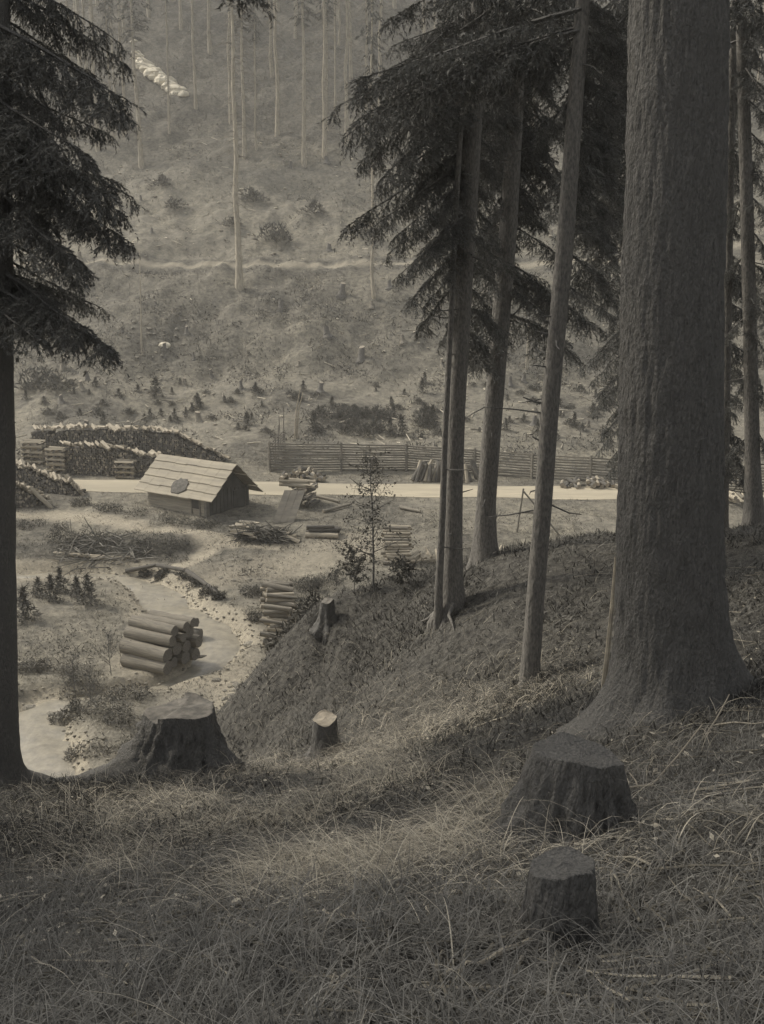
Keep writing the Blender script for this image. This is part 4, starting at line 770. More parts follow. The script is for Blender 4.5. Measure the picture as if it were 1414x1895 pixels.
for px, row, s, lab in ((46, 1150, .95, 'young spruce at the very left edge of the meadow'), (72, 1105, .6, 'thin young spruce left in the row on the creek meadow'), (96, 1112, .75, 'second young spruce of the row on the creek meadow'), (112, 1095, .7, 'pointed young spruce in the middle of the meadow row'), (143, 1105, .6, 'small young spruce right of the middle of the meadow row'), (163, 1118, .85, 'young spruce ending the meadow row on the right')):
    plant('young_spruce', q.choice(SP), px, row, s, lab, 'young spruce')
def pxrow_(x, y): a, b, c = project(np.c_[x, y, Z(x, y)]); return a, b
def rock_mesh(seed, flat=.6):
    r_ = np.random.default_rng(seed); nu, nv = 10, 6; V = []
    for i in range(nv + 1):
        for j in range(nu):
            a, b = 2 * np.pi * j / nu, np.pi * i / nv; v = np.array([math.sin(b) * math.cos(a), math.sin(b) * math.sin(a), math.cos(b) * flat]); V.append(v)
    V = np.array(V); nz = 1 + .35 * fbm(V[:, 0] + V[:, 2] * 2, V[:, 1] - V[:, 2], 1.3, 3, seed * 3.1); V = V * nz[:, None]; F = [(i * nu + j, (i + 1) * nu + j, (i + 1) * nu + (j + 1) % nu, i * nu + (j + 1) % nu) for i in range(nv) for j in range(nu)]
    return V, np.array(F)
RM = [MB().add(*rock_mesh(k)).mesh('rock', M['stone'], False) for k in range(5)]
M['white_rock'] = mat('white_rock', (.80, .74, .60), (.55, .50, .40), 1.0, .9, .5, 3)
RW = [MB().add(*rock_mesh(k + 7, .7)).mesh('white_rock', M['white_rock'], False) for k in range(5)]
for k, (px, row, s) in enumerate([(256, 108, 1.5), (262, 116, 1.6), (268, 124, 1.9), (276, 130, 1.9), (284, 136, 2.0), (292, 143, 1.8), (300, 148, 1.7), (308, 153, 1.9), (316, 160, 1.6), (322, 166, 1.7), (332, 170, 1.6), (340, 175, 1.2), (250, 78, 1.0), (252, 98, 1.0), (326, 174, 1.3), (310, 160, 1.2)]):
    o = bpy.data.objects.new('white_rock', RW[k % 5]); col.objects.link(o); o.location = tuple(hit(px, row, 60)); o.scale = (s * .75, s * .7, s * .6); o.rotation_euler = (0, 0, k * 1.3); tag(o, 'white rock in the far slanting rock run', 'rock', 'white rocks high on the far hillside')
def rock(px, row, s, lab, grp=None, y0=18, me=RM): o = bpy.data.objects.new('rock', q.choice(me)); col.objects.link(o); o.location = tuple(hit(px, row, y0)); o.scale = (s, s * q.uniform(.7, 1), s * q.uniform(.6, .9)); o.rotation_euler = (0, 0, q.uniform(0, 6)); return tag(o, lab, 'rock', grp)
for k in range(26): rock(q.uniform(395, 500), q.uniform(1258, 1330), q.uniform(.06, .17), 'rock on the gravel behind the big stump', 'rocks on the gravel below the bank')
for k in range(26): rock(q.uniform(395, 520), q.uniform(1030, 1075), q.uniform(.05, .15), 'stone of the embankment above the creek bend', 'stones of the embankment above the creek bend')
for px, row, s, lab in ((55, 1312, .26, 'dark rock in the pale creek at the left edge'), (72, 1314, .2, 'smaller dark rock touching another in the creek at the left edge'), (88, 1328, .34, 'light rock at the creek bank under the bare bush'), (92, 1345, .25, 'lower dark rock at the creek bank under the bare bush'), (228, 1072, .35, 'pale rock where the small stream meets the creek bend'), (244, 1080, .28, 'second pale rock where the small stream meets the creek bend'), (462, 1192, .22, 'pale rock at the right tip of the creek bend')):
    rock(px, row, s, lab)
for k in range(40): rock(q.uniform(235, 345), q.uniform(575, 705), q.uniform(.10, .28), 'pale rubble stone on the steep bank', 'rubble stones on the steep bank', 40)
p = hit(305, 642, 40); o = rock(305, 640, .55, 'largest bright round stone on the left of the steep bank', None, 40, RW)
# splayed roots of the close pair
def roots(key, ends, r):
    o, O, pts = T[key]
    for k, e in enumerate(ends):
        E = hit(*e, 8); A = np.array([O[0], O[1], z1(O[0], O[1]) + .22]); d = E - A; S = A + d * .12; P = [S]
        for t in (.3, .5, .75, 1.0): w_ = A + d * t; w_[0] += .04 * math.sin(7 * t + k); P.append(np.array([w_[0], w_[1], z1(w_[0], w_[1]) + (.05 if t < .9 else -.02) + .10 * (1 - t)]))
        mb = MB(); tube(mb, np.array(P) - O, [r, r * .75, r * .5, r * .35, r * .15], 8, False, wob=.1, seed=k); mb.build('root', M['bark_mid'], o, smooth=True)
roots('first', [(806, 1168), (836, 1172)], .05)
roots('twin', [(778, 1152), (796, 1160)], .038)
r_ = np.random.default_rng(98); mbr = MB(); n = 0
xx = r_.uniform(-14, -2, 9000); yy = r_.uniform(21, 42, 9000); cdd, hww = creek_d(xx, yy); a_, b_ = pxrow_(xx, yy); ok = ((cdd > hww * .75) & (cdd < hww * 1.1 + .9 * r_.random(9000))) | ((cdd < hww) & (r_.random(9000) < .05)) | (np.exp(-((a_ - 420) / 80) ** 2 - ((b_ - 1290) / 60) ** 2) * .5 > r_.random(9000))
for x, y in list(zip(xx[ok], yy[ok]))[:2200]:
    n += 1; V, F = rock_mesh(n % 7, .6); s0 = .018 + .055 * r_.random() ** 3; mbr.add(V * s0 * (1, .8, .8) + np.array([x, y, z1(x, y) + .02 + s0 * .2 + (.06 if 0 else 0)]), F, r_.uniform(.4, 1.3))
o = mbr.build('creek_pebbles', mat('pebbles', (.34, .31, .245), (.20, .183, .147), 3, .9, tone=True), tone=True); tag(o, 'pebbles and gravel along the creek and on the track', 'pebbles', kind='stuff')
r_ = np.random.default_rng(99); mbr = MB()
for k in range(2600):
    y = r_.uniform(60, 128); x = r_.uniform(-.42, .42) * y; w0 = .5 + .9 * fbm(np.array([x]), np.array([y]), .12, 3, 88)[0]
    if r_.random() > w0: continue
    V, F = rock_mesh(k % 7, .5) if k % 3 == 0 else (None, None); s0 = r_.uniform(.05, .17) * (1 + .6 * (y > 95)); c = np.array([x, y, z1(x, y) + s0 * .3])
    if V is not None: mbr.add(V * s0 * (1, .8, .8) + c, F, r_.uniform(.5, 1.5))
    else: a = r_.uniform(0, 3.14); d = np.array([math.cos(a), math.sin(a), r_.uniform(-.1, .5)]) * r_.uniform(.3, 1.1); tube(mbr, [c, c + d], [.045, .03], 4, False, r_.uniform(.4, 1.4))
M['debris'] = mat('weathered_debris', (.50, .45, .36), (.32, .29, .23), 2, .9, tone=True)
o = mbr.build('felling_debris', M['debris'], tone=True); tag(o, 'pale chips, stones and broken sticks strewn over the felled far slope', 'felling debris', kind='stuff')
# rough log edging, coloured dark for the bank's shade at the creek bend
mb = MB(); P = [hitv(a, b) + (0, 0, c) for a, b, c in ((232, 1062, .12), (290, 1058, .3), (345, 1068, .3), (385, 1092, .2), (412, 1110, .05))]
o = None
for k, (a, b) in enumerate(zip(P[:-1], P[1:])): log('edge_log', (a + b) / 2, b - a, float(np.linalg.norm(b - a)) * .95, .09, ['log darkened for shade, edging the creek bend on its far left', 'second log darkened for shade, edging the top of the creek bend', 'third log darkened for shade, edging the creek bend where it turns', 'last log darkened for shade, edging the creek bend, dipping to the gravel'][k], 'log', mats=('bark_dark_log', 'cut_dark', 'cut'))
# ------------------------------------------------------------------ leafy sapling and bushes on the brow
def twiggy(name, g, h, seed, lab, cat, spread=.5, leaves=700, r=.022, leaf=.03, mleaf='brush', mtrunk='bark', tilt=0, nb=34, up=.5):
    o = empty(name, g, lab, cat); r_ = np.random.default_rng(seed); mt = MB(); t = np.linspace(0, 1, 9); P = np.c_[tilt * t + .02 * r_.standard_normal(9).cumsum() * h * .3, .02 * r_.standard_normal(9), -.1 + (h + .1) * t]; tube(mt, P, r * (1 - .85 * t), 7, False); mt.build('stem', M[mtrunk], o)
    ml = MB(); mb_ = MB(); pts = []
    for k in range(nb):
        z = h * (.22 + .74 * (k + r_.random()) / nb); a = r_.uniform(0, 6.28); p = np.array([np.interp(z, P[:, 2], P[:, 0]), np.interp(z, P[:, 2], P[:, 1]), z]); L = spread * (1.15 - .8 * z / h) * r_.uniform(.5, 1.1); d = np.array([math.cos(a), math.sin(a), up * r_.uniform(.3, 1.2)])
        Q = [p, p + d * L * .5 + r_.normal(0, .02, 3), p + d * L + (0, 0, .06 * L)]; tube(mb_, Q, [.008, .005, .002], 4, False); 
        for s in np.linspace(.25, 1, 6):
            c = p + d * L * s; e = c + r_.standard_normal(3) * .1 * h / 2.4; tube(mb_, [c, (c + e) / 2 + (0, 0, .01), e], [.004, .003, .0015], 3, False); pts += [c + (e - c) * u for u in (.5, .8, 1)]
    mb_.build('branches', M[mtrunk], o); pts = np.array(pts); c = pts[r_.integers(0, len(pts), leaves)] + r_.normal(0, .035 * h / 2.4, (leaves, 3)); u = r_.standard_normal((leaves, 3)); u /= np.linalg.norm(u, axis=1)[:, None]; v = np.cross(u, r_.standard_normal((leaves, 3))); v /= np.linalg.norm(v, axis=1)[:, None]; l = r_.uniform(.6, 1.3, leaves)[:, None] * leaf
    if leaves: ml.add(np.stack([c - u * l, c - v * l * .45, c + u * l, c + v * l * .45], 1).reshape(-1, 3), np.arange(4 * leaves).reshape(-1, 4), np.repeat(r_.uniform(.6, 1.5, leaves), 4)); ml.build('leaves', M[mleaf], o, tone=True)
    return o
twiggy('leafy_sapling', hit(692, 1100, 8), 2.5, 3, 'thin leafy sapling standing before the road left of the close pair of trunks', 'sapling', .78, 1000, .022, .028, nb=44)
for px, row, h, sd, lab in ((622, 1092, .85, 31, 'scrubby bush on the brow above the dark stump'), (655, 1098, .8, 32, 'low scrubby bush right of another, between the dark stump and the leafy sapling'), (745, 1095, .55, 33, 'low bush on the brow right of the leafy sapling'), (585, 1095, .55, 34, 'small bush overhanging the bank edge left of the dark stump')):
    twiggy('scrub_bush', hit(px, row, 8), h, sd, lab, 'bush', .5, 1500, .01, .022, nb=34)
for px, row, h, sd, lab in ((170, 1330, 1.7, 41, 'bare twiggy bush on the creek bank left of the big stump'), (140, 1300, 1.5, 42, 'bare bush behind another on the creek bank at the left'), (205, 1250, 1.5, 43, 'bare bush just left of the big log pile'), (915, 985, .9, 44, 'small bush on the meadow between the second and third trunks'), (200, 770, 3.0, 45, 'thin bare shrub above the left cordwood stacks')):
    twiggy('bare_bush', hit(px, row, 18), h, sd, lab, 'bush', .7, 260, .014, .03, nb=30, up=1.2)
twiggy('bare_sprig', hit(448, 1440, 3), .42, 47, 'dry upright sprig just right of the big stump', 'plant', .08, 60, .004, .01, nb=10)
# ------------------------------------------------------------------ grass and ground cover (nobody could count it)
def strands(x, y, n_seg, L, w, bend, seed, droop=1.0, lie=None, tone=None, zoff=0.0):
    r_ = np.random.default_rng(seed); n = len(x); z = Z(x, y); a = r_.uniform(0, 2 * np.pi, n)
    if lie is not None: a = np.where(r_.random(n) < .75, lie + r_.normal(0, .7, n), a)
    h = np.c_[np.cos(a), np.sin(a)]; t = np.linspace(0, 1, n_seg + 1)[None]; ph = r_.uniform(.5, 1.35, n)[:, None]; bd = (bend * r_.uniform(.6, 1.4, n))[:, None]
    ang = ph - bd * t * 2.0; ds = (L / n_seg)[:, None]; hx = np.cumsum(np.c_[np.zeros(n), np.cos(ang[:, :-1]) * ds], 1); hz = np.cumsum(np.c_[np.zeros(n), np.sin(ang[:, :-1]) * ds], 1)
    cz = r_.normal(0, .25, n)[:, None] * t * L[:, None]; X = x[:, None] + h[:, :1] * hx - h[:, 1:] * cz; Y = y[:, None] + h[:, 1:] * hx + h[:, :1] * cz
    gz = Z(X[:, -1], Y[:, -1]); gr = z[:, None] + (gz - z)[:, None] * t; Zp = np.maximum(z[:, None] + hz, gr + .012) + zoff
    wv = w[:, None] * (1 - .8 * t) * .5; A = np.stack([X + h[:, 1:] * wv, Y - h[:, :1] * wv, Zp], 2); B = np.stack([X - h[:, 1:] * wv, Y + h[:, :1] * wv, Zp + .3 * wv], 2)
    V = np.stack([A, B], 2).reshape(n, -1, 3); k = 2 * (n_seg + 1); i = np.arange(n)[:, None] * k; s = np.arange(n_seg)[None] * 2; b = (i + s).ravel(); F = np.c_[b, b + 2, b + 3, b + 1]
    tn = r_.uniform(.55, 1.45, n) if tone is None else tone * r_.uniform(.6, 1.4, n); return V.reshape(-1, 3), F, np.repeat(tn, k)
def near_pts(n, seed, y0=1.6, y1=17.5, power=1.0, mask=None, lim=1.9):
    r_ = np.random.default_rng(seed); y = y0 * (y1 / y0) ** (r_.random(n) ** power); x = (r_.random(n) * 2 - 1) * .47 * (y + .6); e = edge_d(x, y); k = e < lim
    x, y = x[k], y[k]
    if mask is not None: m = mask(x, y); k = r_.random(len(x)) < m; x, y = x[k], y[k]
    return x, y
def pxrow(x, y): a, b, c = project(np.c_[x, y, Z(x, y)]); return a, b
def g_(px, row, cx, cy, sx, sy): return np.exp(-((px - cx) / sx) ** 2 - ((row - cy) / sy) ** 2)
def dry_mask(x, y):
    px, row = pxrow(x, y); m = 1.1 * g_(px, row, 720, 1480, 330, 150) + .9 * g_(px, row, 930, 1330, 170, 80) + .5 * g_(px, row, 250, 1560, 260, 120) + .7 * g_(px, row, 560, 1620, 200, 130) + .6 * g_(px, row, 1040, 1230, 110, 50) + .25 * g_(px, row, 700, 1250, 200, 90)+ .12 * g_(px, row, 1330, 1300, 120, 200)
    n_ = fbm(x, y, 1.1, 3, 31); m = m * sstep(-.2, .4, n_ + .15) + .03 * (px < 1000); return np.clip(m * (1 - .93 * sstep(1560, 1720, row)), 0, 1)
lie = R(195)
x, y = near_pts(90000, 51, mask=dry_mask); n = len(x); r_ = np.random.default_rng(1)
mb = MB(); mb.add(*strands(x, y, 6, r_.uniform(.14, .5, n), r_.uniform(.0025, .0055, n), r_.uniform(.7, 1.4, n), 2, lie=lie))
o = mb.build('dry_grass', M['dry'], tone=True); tag(o, 'long dry pale grass lying over the near slope', 'grass', kind='stuff')
x, y = near_pts(210000, 52, power=.9, mask=lambda a, b: .3 + .7 * sstep(-.25, .25, fbm(a, b, 1.6, 4, 93))); n = len(x)
mb = MB(); mb.add(*strands(x, y, 3, r_.uniform(.03, .13, n), r_.uniform(.003, .009, n), r_.uniform(.2, 1.2, n), 3))
x, y = near_pts(16000, 53); n = len(x); mb.add(*strands(x, y, 3, r_.uniform(.1, .3, n), r_.uniform(.003, .005, n), r_.uniform(.6, 1.4, n), 4, tone=1.2))
x, y = near_pts(90000, 57, y0=6, power=.6, mask=lambda a, b: .15 + sstep(-.3, .3, fbm(a, b, .8, 4, 91))); n = len(x); mb.add(*strands(x, y, 2, r_.uniform(.04, .16, n), r_.uniform(.01, .025, n), r_.uniform(.0, 1.4, n), 14, tone=.62 + .5 * fbm(x, y, .7, 3, 95)))
o = mb.build('moss_and_litter', M['cover'], tone=True); tag(o, 'dark moss, needles and low plants on the near slope', 'ground cover', kind='stuff')
x, y = near_pts(900, 58, y0=2.0, y1=13); r_ = np.random.default_rng(58); mb = MB()
for a, b in zip(x, y):
    th = r_.uniform(0, 6.28); L = r_.uniform(.08, .5); d = np.array([math.cos(th), math.sin(th)]) * L; P = [np.array([a + d[0] * t + r_.normal(0, .006), b + d[1] * t + r_.normal(0, .006), 0]) for t in (0, .35, .7, 1)]
    for p in P: p[2] = z1(p[0], p[1]) + .035
    tube(mb, P, np.array([.005, .004, .003, .0015]) * r_.uniform(.6, 1.5), 4, False, r_.choice([.25, .35, .5, .8]))
o = mb.build('fallen_twigs', M['dry'], tone=True); tag(o, 'small dead twigs strewn through the litter of the near slope', 'twigs', kind='stuff'); r_ = np.random.default_rng(1)
# scattered leaves and twigs on the slope
x, y = near_pts(1300, 54, y0=3.5, y1=11, mask=lambda a, b: .7 + 0 * a); n = len(x); z = Z(x, y) + r_.uniform(.01, .06, n); u = r_.standard_normal((n, 3)); u[:, 2] *= .4; u /= np.linalg.norm(u, axis=1)[:, None]; v = np.cross(u, r_.standard_normal((n, 3)) * .3 + (0, 0, 1)); v /= np.linalg.norm(v, axis=1)[:, None]; l = r_.uniform(.008, .026, n)[:, None]; c = np.c_[x, y, z]
mb = MB(); mb.add(np.stack([c - u * l, c - v * l * .6, c + u * l, c + v * l * .6], 1).reshape(-1, 3), np.arange(4 * n).reshape(-1, 4), np.repeat(r_.uniform(.5, 1.5, n), 4)); o = mb.build('fallen_leaves', M['dry'], tone=True); tag(o, 'pale fallen leaves and chips scattered on the near slope', 'leaf litter', kind='stuff')
# meadow, banks and the far slope
def far_pts(n, seed, y0, y1, mask):
    r_ = np.random.default_rng(seed); y = y0 + (y1 - y0) * r_.random(n); x = (r_.random(n) * 2 - 1) * (.44 * y + 1); k = (r_.random(n) < mask(x, y)); return x[k], y[k]
def mmask(x, y):
    cd, hw = creek_d(x, y); rd = np.abs(y - road_y(x)); e = edge_d(x, y); a, b = pxrow(x, y); d = g_(a, b, 430, 1290, 90, 60); return np.where((cd < hw * 1.15 + .4) | (rd < 1.35 + .5 * (1 + fbm(x, y, .9, 3, 77))) | ((y < 32) & (e < 1)), 0, 1.0) * np.clip(.08 + sstep(-.25, .3, fbm(x, y, .8, 5, 41)), 0, 1) * (1 - .9 * d)
x, y = far_pts(170000, 61, 20, 62, mmask); n = len(x); mb = MB(); mb.add(*strands(x, y, 2, r_.uniform(.05, .2, n), r_.uniform(.012, .03, n), r_.uniform(.3, 1.2, n), 6, tone=1 + 1.1 * fbm(x, y, .5, 4, 44)))
o = mb.build('meadow_grass', M['meadow'], tone=True); tag(o, 'short rough grass of the valley meadow', 'grass', kind='stuff')
def smask(x, y): return np.clip(.15 + sstep(-.3, .4, fbm(x, y, .25, 4, 51)), 0, 1) * np.where((y > 94.4) & (y < 96.6), .05, 1) * np.where(y > 96, .6, 1)
x, y = far_pts(110000, 62, 57, 165, smask); n = len(x); sc = np.clip(y / 80, .8, 1.8); mb = MB(); mb.add(*strands(x, y, 2, r_.uniform(.1, .42, n) * sc, r_.uniform(.02, .05, n) * sc, r_.uniform(.2, 1.2, n), 7, tone=np.where((y > 78) & (y < 94), .62, 1.15) + .5 * fbm(x, y, .2, 3, 44)))
o = mb.build('slope_grass', M['meadow'], tone=True); tag(o, 'rough grass and weeds on the far slope', 'grass', kind='stuff')
def bmask(x, y): return np.clip(np.where((y > 77.5) & (y < 94), .9, 0) * sstep(-.4, .3, fbm(x, y, .3, 3, 71)) + np.where((y > 60) & (y <= 77.5), .45, 0) * sstep(0, .4, fbm(x, y, .35, 3, 72)) + np.where((y > 96), .3 + .5 * (y > 122), 0) * sstep(.0, .35, fbm(x, y, .25, 4, 73)), 0, 1)
x, y = far_pts(36000, 63, 58, 160, bmask); n = len(x); r_ = np.random.default_rng(9)
c = np.c_[x, y, Z(x, y)]; c = np.repeat(c, 7, 0) + r_.normal(0, 1, (7 * n, 3)) * (.28, .28, .13) + (0, 0, .12); n7 = len(c); d = r_.standard_normal((n7, 3)) * (.8, .8, 1) + (0, 0, .5); d /= np.linalg.norm(d, axis=1)[:, None]; sd = np.cross(d, r_.standard_normal((n7, 3))); sd /= np.linalg.norm(sd, axis=1)[:, None]; l = r_.uniform(.12, .38, n7)[:, None]; wd = r_.uniform(.02, .06, n7)[:, None]
mb = MB(); mb.add(np.stack([c - sd * wd, c + sd * wd, c + d * l], 1).reshape(-1, 3), np.arange(3 * n7).reshape(-1, 3), np.repeat(np.repeat(r_.uniform(.6, 1.5, n), 7) * r_.uniform(.7, 1.3, n7), 3)); o = mb.build('low_brush', M['brush'], tone=True); tag(o, 'low brush and brambles on the steep far bank', 'brush', kind='stuff')
def brush_patch(name, lab, pts, n, hgt, tone=.8, y0=18):
    r_ = np.random.default_rng(len(lab)); P = [hit(a, b, y0) for a, b, _ in pts]; i = r_.integers(0, len(P), n); R_ = np.array([c for _, _, c in pts])[i]; a = r_.uniform(0, 6.28, n); rr = np.sqrt(r_.random(n)) * R_; P = np.array(P)[i]; x = P[:, 0] + rr * np.cos(a); y = P[:, 1] + rr * np.sin(a) * .7
    c = np.c_[x, y, Z(x, y) + r_.random(n) * hgt]; d = r_.standard_normal((n, 3)) + (0, 0, .5); d /= np.linalg.norm(d, axis=1)[:, None]; sd = np.cross(d, r_.standard_normal((n, 3))); sd /= np.linalg.norm(sd, axis=1)[:, None]; l = r_.uniform(.06, .2, n)[:, None]; wd = r_.uniform(.008, .022, n)[:, None]
    keep = fbm(x, y, 1.2, 4, 19) > -.12; c, d, sd, l, wd = c[keep], d[keep], sd[keep], l[keep], wd[keep]; n = len(c)
    mb = MB(); mb.add(np.stack([c - sd * wd, c + sd * wd, c + d * l], 1).reshape(-1, 3), np.arange(3 * n).reshape(-1, 3), np.repeat(r_.uniform(.5, 1.5, n) * tone, 3)); o = mb.build(name, M['brush'], tone=True); tag(o, lab, 'brush', kind='stuff')
brush_patch('bank_brush', 'dark low brush along the bank below the hut and path', [(260, 955, .9), (300, 962, .9), (340, 970, .9), (390, 975, .8), (150, 935, .6), (200, 945, .8), (100, 985, .9), (60, 975, .8), (160, 1000, 1.0), (220, 1010, 1.0), (290, 1015, 1.0), (340, 1020, .9), (120, 1000, 1), (430, 985, .5), (330, 1035, .6)], 9000, .35, .75)
brush_patch('bank_brush', 'dark overgrown edge of the creek bend under the edging logs', [(300, 1066, .35), (330, 1072, .4), (360, 1084, .4), (385, 1098, .4), (405, 1108, .3), (270, 1064, .3), (345, 1078, .4)], 3500, .25, .6)  # brush tone stands in for the shade along the bank here
brush_patch('meadow_brush', 'dark tufts and weeds scattered over the meadow', [(g_x, g_y, 1.6) for g_x, g_y in [(rnd.uniform(45, 1100), rnd.uniform(935, 1230)) for _ in range(170)] if not (300 < g_x < 500 and 1040 < g_y) and not (210 < g_x < 400 and 1120 < g_y)], 16000, .12, .8)
brush_patch('bank_brush', 'rough weeds on the creek bank left of the big stump', [(150, 1290, .8), (190, 1320, .9), (120, 1330, .5), (200, 1380, .9), (170, 1360, .8), (240, 1290, .8), (230, 1350, .9), (60, 1240, .6), (100, 1250, .8), (130, 1400, .5)], 8000, .3, 1.3, 16)
brush_patch('bank_brush', 'rough weeds at the edge of the dark bank beside the wood stack', [(470, 1150, .5), (500, 1210, .4), (545, 1200, .5), (560, 1090, .8), (470, 1100, .6), (590, 1080, .8), (450, 1060, .8)], 5000, .3, 1.0, 17)
# ------------------------------------------------------------------ fallen branches on the near slope
def branch(name, pts, r, lab, m='peeled', y0=1.5, lift=.03):
    P = [hit(a, b, y0) + (0, 0, lift) for a, b in pts]; ts = np.linspace(0, len(P) - 1, 4 * len(P)); P = np.array(P); Q = np.c_[[np.interp(ts, np.arange(len(P)), P[:, k]) for k in range(3)]].T; Q[1:-1] += np.random.default_rng(len(lab)).normal(0, r * .5, (len(Q) - 2, 3)); mb = MB(); tube(mb, Q, np.linspace(r, r * .4, len(Q)), 6, wob=.12); o = mb.build(name, M[m], origin=Q[0]); return tag(o, lab, 'branch')
branch('fallen_branch', [(1030, 1735), (930, 1778), (850, 1810), (775, 1835)], .010, 'long pale stick lying across the slope below the black stump', 'bark_pale')
branch('fallen_branch', [(585, 1698), (625, 1706), (682, 1722)], .008, 'pale stick with an upright twig in the lower middle of the slope', 'bark_pale')
branch('fallen_branch', [(470, 1468), (440, 1455), (405, 1438)], .02, 'pale bare root running from the right foot of the big stump', 'peeled')
branch('fallen_branch', [(300, 1530), (360, 1508), (430, 1488)], .016, 'dark thin branch lying in the grass below the big stump', 'bark')
branch('fallen_branch', [(1188, 1655), (1218, 1690), (1228, 1735)], .006, 'curved pale twig low at the right of the black stump', 'bark_mid')
branch('fallen_branch', [(1145, 1495), (1230, 1498), (1330, 1480), (1410, 1460)], .014, 'greyish stick lying right of the big dark stump', 'bark_mid')
branch('fallen_branch', [(930, 1485), (960, 1470), (985, 1420)], .008, 'thin stick leaning on the left flank of the big dark stump', 'bark_pale')
for (xa, ra, xb, rb, dz, lab) in ((1205, 1455, 1300, 1340, .0, 'thin pale twig rising right of the big dark stump'), (1300, 1370, 1350, 1285, .1, 'thin pale twig higher up against the giant trunk foot'), (1165, 1430, 1182, 1460, .0, 'very short pale twig beside the big dark stump'), (655, 1722, 653, 1688, 0, 'tiny upright twig on the pale stick in the lower middle')):
    a = hit(xb if rb > ra else xa, max(ra, rb), 1.5); b = at_y(xb if ra > rb else xa, min(ra, rb), a[1] + .12); mb = MB(); tube(mb, [a, (a + b) / 2 + (.01, 0, .0), b], [.006, .005, .003], 5); o = mb.build('twig', M['bark_pale'], origin=a); tag(o, lab, 'twig')
# ------------------------------------------------------------------ off-frame neighbours that shade the slope
q = random.Random(77)
LC = MB()
for k in range(120):
    t = (k + q.random()) / 120; z = 5 + 15 * t; L = 3.4 * (1 - .8 * t) * q.uniform(.75, 1.1); a = q.uniform(0, 6.28); put_bough(LC, (0, 0, z), (L * math.cos(a), L * math.sin(a), z - .25 * L), LITE, k)
lcm = LC.mesh('forest_crown', [M['needle'], M['bark']], False, True); mb = MB(); tube(mb, [(0, 0, -.6), (0, 0, 8), (0, 0, 20)], [.26, .2, .04], 12, False, wob=.05); ltm = mb.mesh('forest_trunk', M['bark'], True)
for x, y in ((-7.6, 9.2), (-11, 7.5), (-8.2, 4.5), (-12.5, 4.6), (-9.5, .2), (-9.8, 8.0), (9.5, 7), (12, 15), (-14.5, 8.6)):
    o = empty('spruce_tree', (x, y, z1(x, y)), 'unseen neighbouring spruce placed to shade the slope, outside the picture', 'tree', 'spruces around the viewpoint', q.uniform(0, 6)); sc = q.uniform(.9, 1.15); o.scale = (sc, sc, sc)
    for nm, me in (('trunk', ltm), ('crown', lcm)):
        c = bpy.data.objects.new(nm, me); col.objects.link(c); c.parent = o
# ------------------------------------------------------------------ haze of the valley air
HAZE = .0010
mb = MB(); boxm(mb, (0, 90, 45), (290, 250, 190)); o = mb.build('haze', []); hm = bpy.data.materials.new('haze'); hm.use_nodes = True; t = hm.node_tree; t.nodes.clear(); pv = t.nodes.new('ShaderNodeVolumePrincipled'); pv.inputs['Color'].default_value = (.9, .88, .82, 1); pv.inputs['Density'].default_value = HAZE; pv.inputs['Anisotropy'].default_value = .2
ou = t.nodes.new('ShaderNodeOutputMaterial'); t.links.new(pv.outputs[0], ou.inputs['Volume']); o.data.materials.append(hm); tag(o, 'thin pale haze in the valley air', 'haze', kind='stuff')

# ------------------------------------------------------------------ labels that tell alike things apart by where they stand
LAND = [(295, 140, 'the white rocks'), (442, 300, 'the tallest bare conifer'), (512, 450, 'the brush tangle'), (305, 645, 'the bright round stone'), (90, 722, 'the two dark bushes'), (368, 780, 'the stump on root legs'), (289, 733, 'the single young spruce'), (500, 810, 'the fence corner'), (550, 750, 'the tall pale poles'),
        (690, 850, 'the leafy sapling'), (845, 600, 'the close pair'), (940, 600, 'the second trunk'), (1035, 600, 'the third trunk'), (1160, 700, 'the giant trunk'), (564, 250, 'the lowest forest trunk'), (600, 300, 'the broken pale stump'), (322, 388, 'the rounded dark bush'), (120, 495, 'the path end'), (700, 420, 'the bough tips'), (200, 800, 'the cordwood stacks'), (338, 1320, 'the big stump'), (845, 150, 'the upper close pair'), (740, 60, 'the topmost boughs'), (640, 545, 'the stump under the path'),
        (182, 240, 'the leftmost clearing trunk'), (262, 280, 'the leaning pale trunk'), (314, 230, 'the spindly trunk'), (474, 240, 'the crooked thin trunk'), (514, 200, 'the stout grey trunk'), (200, 40, 'the topmost left boughs'), (330, 30, 'the top of the spindly trunk'), (450, 60, 'the tallest conifer top'), (520, 60, 'the stout trunk top'), (600, 60, 'the clearing edge trunk top'), (642, 240, 'the trunk by the boughs')]
SCAT = {'conifers of the far forest', 'scrubby young spruces of the terrace', 'small stumps on the far slope', 'rubble stones on the steep bank', 'young spruces behind the fence'}
groups = {}
for o in list(C.objects):
    if o.parent is None and 'group' in o and 'label' in o: groups.setdefault((o['group'], o['label']), []).append(o)
ORD = ['', 'nearest', 'second', 'third', 'fourth', 'fifth', 'sixth', 'seventh', 'eighth', 'ninth', 'tenth', 'eleventh', 'twelfth', 'thirteenth', 'fourteenth', 'fifteenth', 'sixteenth', 'seventeenth', 'eighteenth', 'nineteenth', 'twentieth']
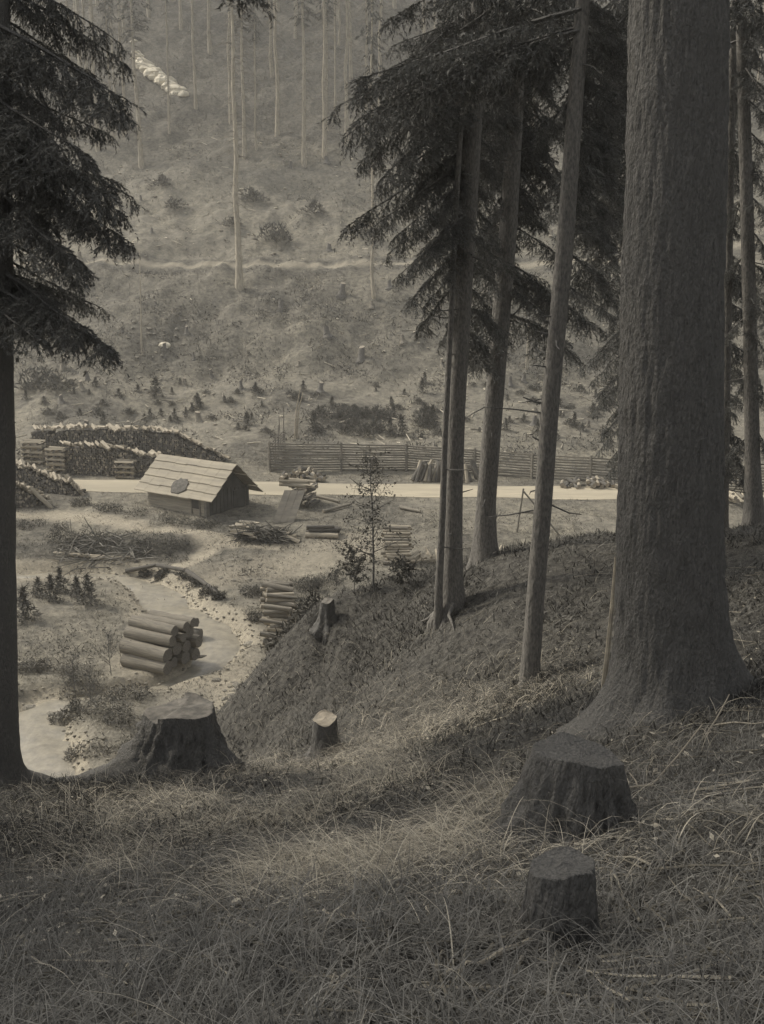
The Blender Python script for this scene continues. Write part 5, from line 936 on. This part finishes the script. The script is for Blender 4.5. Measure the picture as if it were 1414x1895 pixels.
for (g, lab), obs in groups.items():
    if len(obs) < 2 or g == 'spruces around the viewpoint': continue
    P = np.array([tuple(o.location) for o in obs]); px, row, _ = project(P); side = {}
    if g in SCAT:
        for o, a, b in zip(obs, px, row):
            l = min(LAND, key=lambda t: (a - t[0]) ** 2 + (b - t[1]) ** 2); dx, dy = a - l[0], b - l[1]; d = ('above' if dy < 0 else 'below') if abs(dy) > abs(dx) * 1.5 else (('left of' if dx < 0 else 'right of') if abs(dx) > abs(dy) * 1.5 else ('upper ' if dy < 0 else 'lower ') + ('left of' if dx < 0 else 'right of'))
            side.setdefault((d, l[2]), []).append((dx * dx + dy * dy, o))
        for (d, nm), lst in side.items():
            lst.sort(key=lambda t: t[0])
            for i, (_, o) in enumerate(lst):
                o['label'] = lab + ', ' + (ORD[min(i + 1, 20)] + ' ' if len(lst) > 1 else '') + d + ' ' + nm
    else:
        n = len(obs); tall = np.ptp(row) > .35 * np.ptp(px); nb = max(1, min(6, int(np.ceil(n / (6 if tall else 9))))) 
        if tall:
            order = np.argsort(row); bands = np.array_split(order, nb); vn = {1: [''], 2: ['upper part', 'lower part'], 3: ['top', 'middle', 'bottom'], 4: ['top layer', 'upper layer', 'lower layer', 'bottom layer'], 5: ['top layer', 'second layer', 'middle layer', 'fourth layer', 'bottom layer'], 6: ['top layer', 'second layer', 'third layer', 'fourth layer', 'fifth layer', 'bottom layer']}[nb]
        else:
            order = np.argsort(px); bands = np.array_split(order, nb); vn = {1: [''], 2: ['left half', 'right half'], 3: ['left third', 'middle third', 'right third'], 4: ['left quarter', 'second quarter', 'third quarter', 'right quarter'], 5: ['left fifth', 'second fifth', 'middle fifth', 'fourth fifth', 'right fifth'], 6: ['far left', 'left', 'left of middle', 'right of middle', 'right', 'far right']}[nb]
        for bd, v in zip(bands, vn):
            bd = sorted(bd, key=lambda i: px[i]); m = len(bd)
            for r, i in enumerate(bd):
                w_ = 'leftmost' if r == 0 else 'rightmost' if r == m - 1 else ORD[min(r + 1, 9)] + ' from left'
                if m == 1: w_ = ''
                obs[i]['label'] = ', '.join(t for t in (lab, v, w_) if t)

def add_stubs(key, n, seed, extra=()):
    o, O, pts = T[key]; r_ = np.random.default_rng(seed); ztop = 4.5
    for k in range(n):
        z = r_.uniform(O[2] + .8, ztop); a = r_.uniform(0, 6.28); p = axis_at_z(pts, z) - O; L = r_.uniform(.12, .55); d = np.array([math.cos(a), math.sin(a), r_.uniform(-.5, .15)]); mb = MB(); tube(mb, [p, p + d * (L * .5 + .1), p + d * (L + .1) + r_.normal(0, .03, 3)], [.011, .008, .004], 5, False); mb.build('branch_stub', M['bark'], o)
    for (px, row, r0) in extra:
        ya = pts[1][1]; b = at_y(px, row, ya); a = axis_at_z(pts, at_y(707, r0, ya)[2]); mb = MB(); tube(mb, [a - O, (a + b) / 2 - O + (0, 0, -.015), b - O], [.014, .011, .007], 5, False); mb.build('branch_stub', M['bark'], o)
add_stubs('third', 16, 1, [(968, 735, 748), (985, 808, 818), (988, 612, 618), (1000, 590, 598)])
add_stubs('first', 12, 2); add_stubs('second', 14, 3, [(975, 560, 600)]); add_stubs('twin', 10, 4); add_stubs('right', 14, 5, [(1340, 905, 912), (1450, 915, 905)])
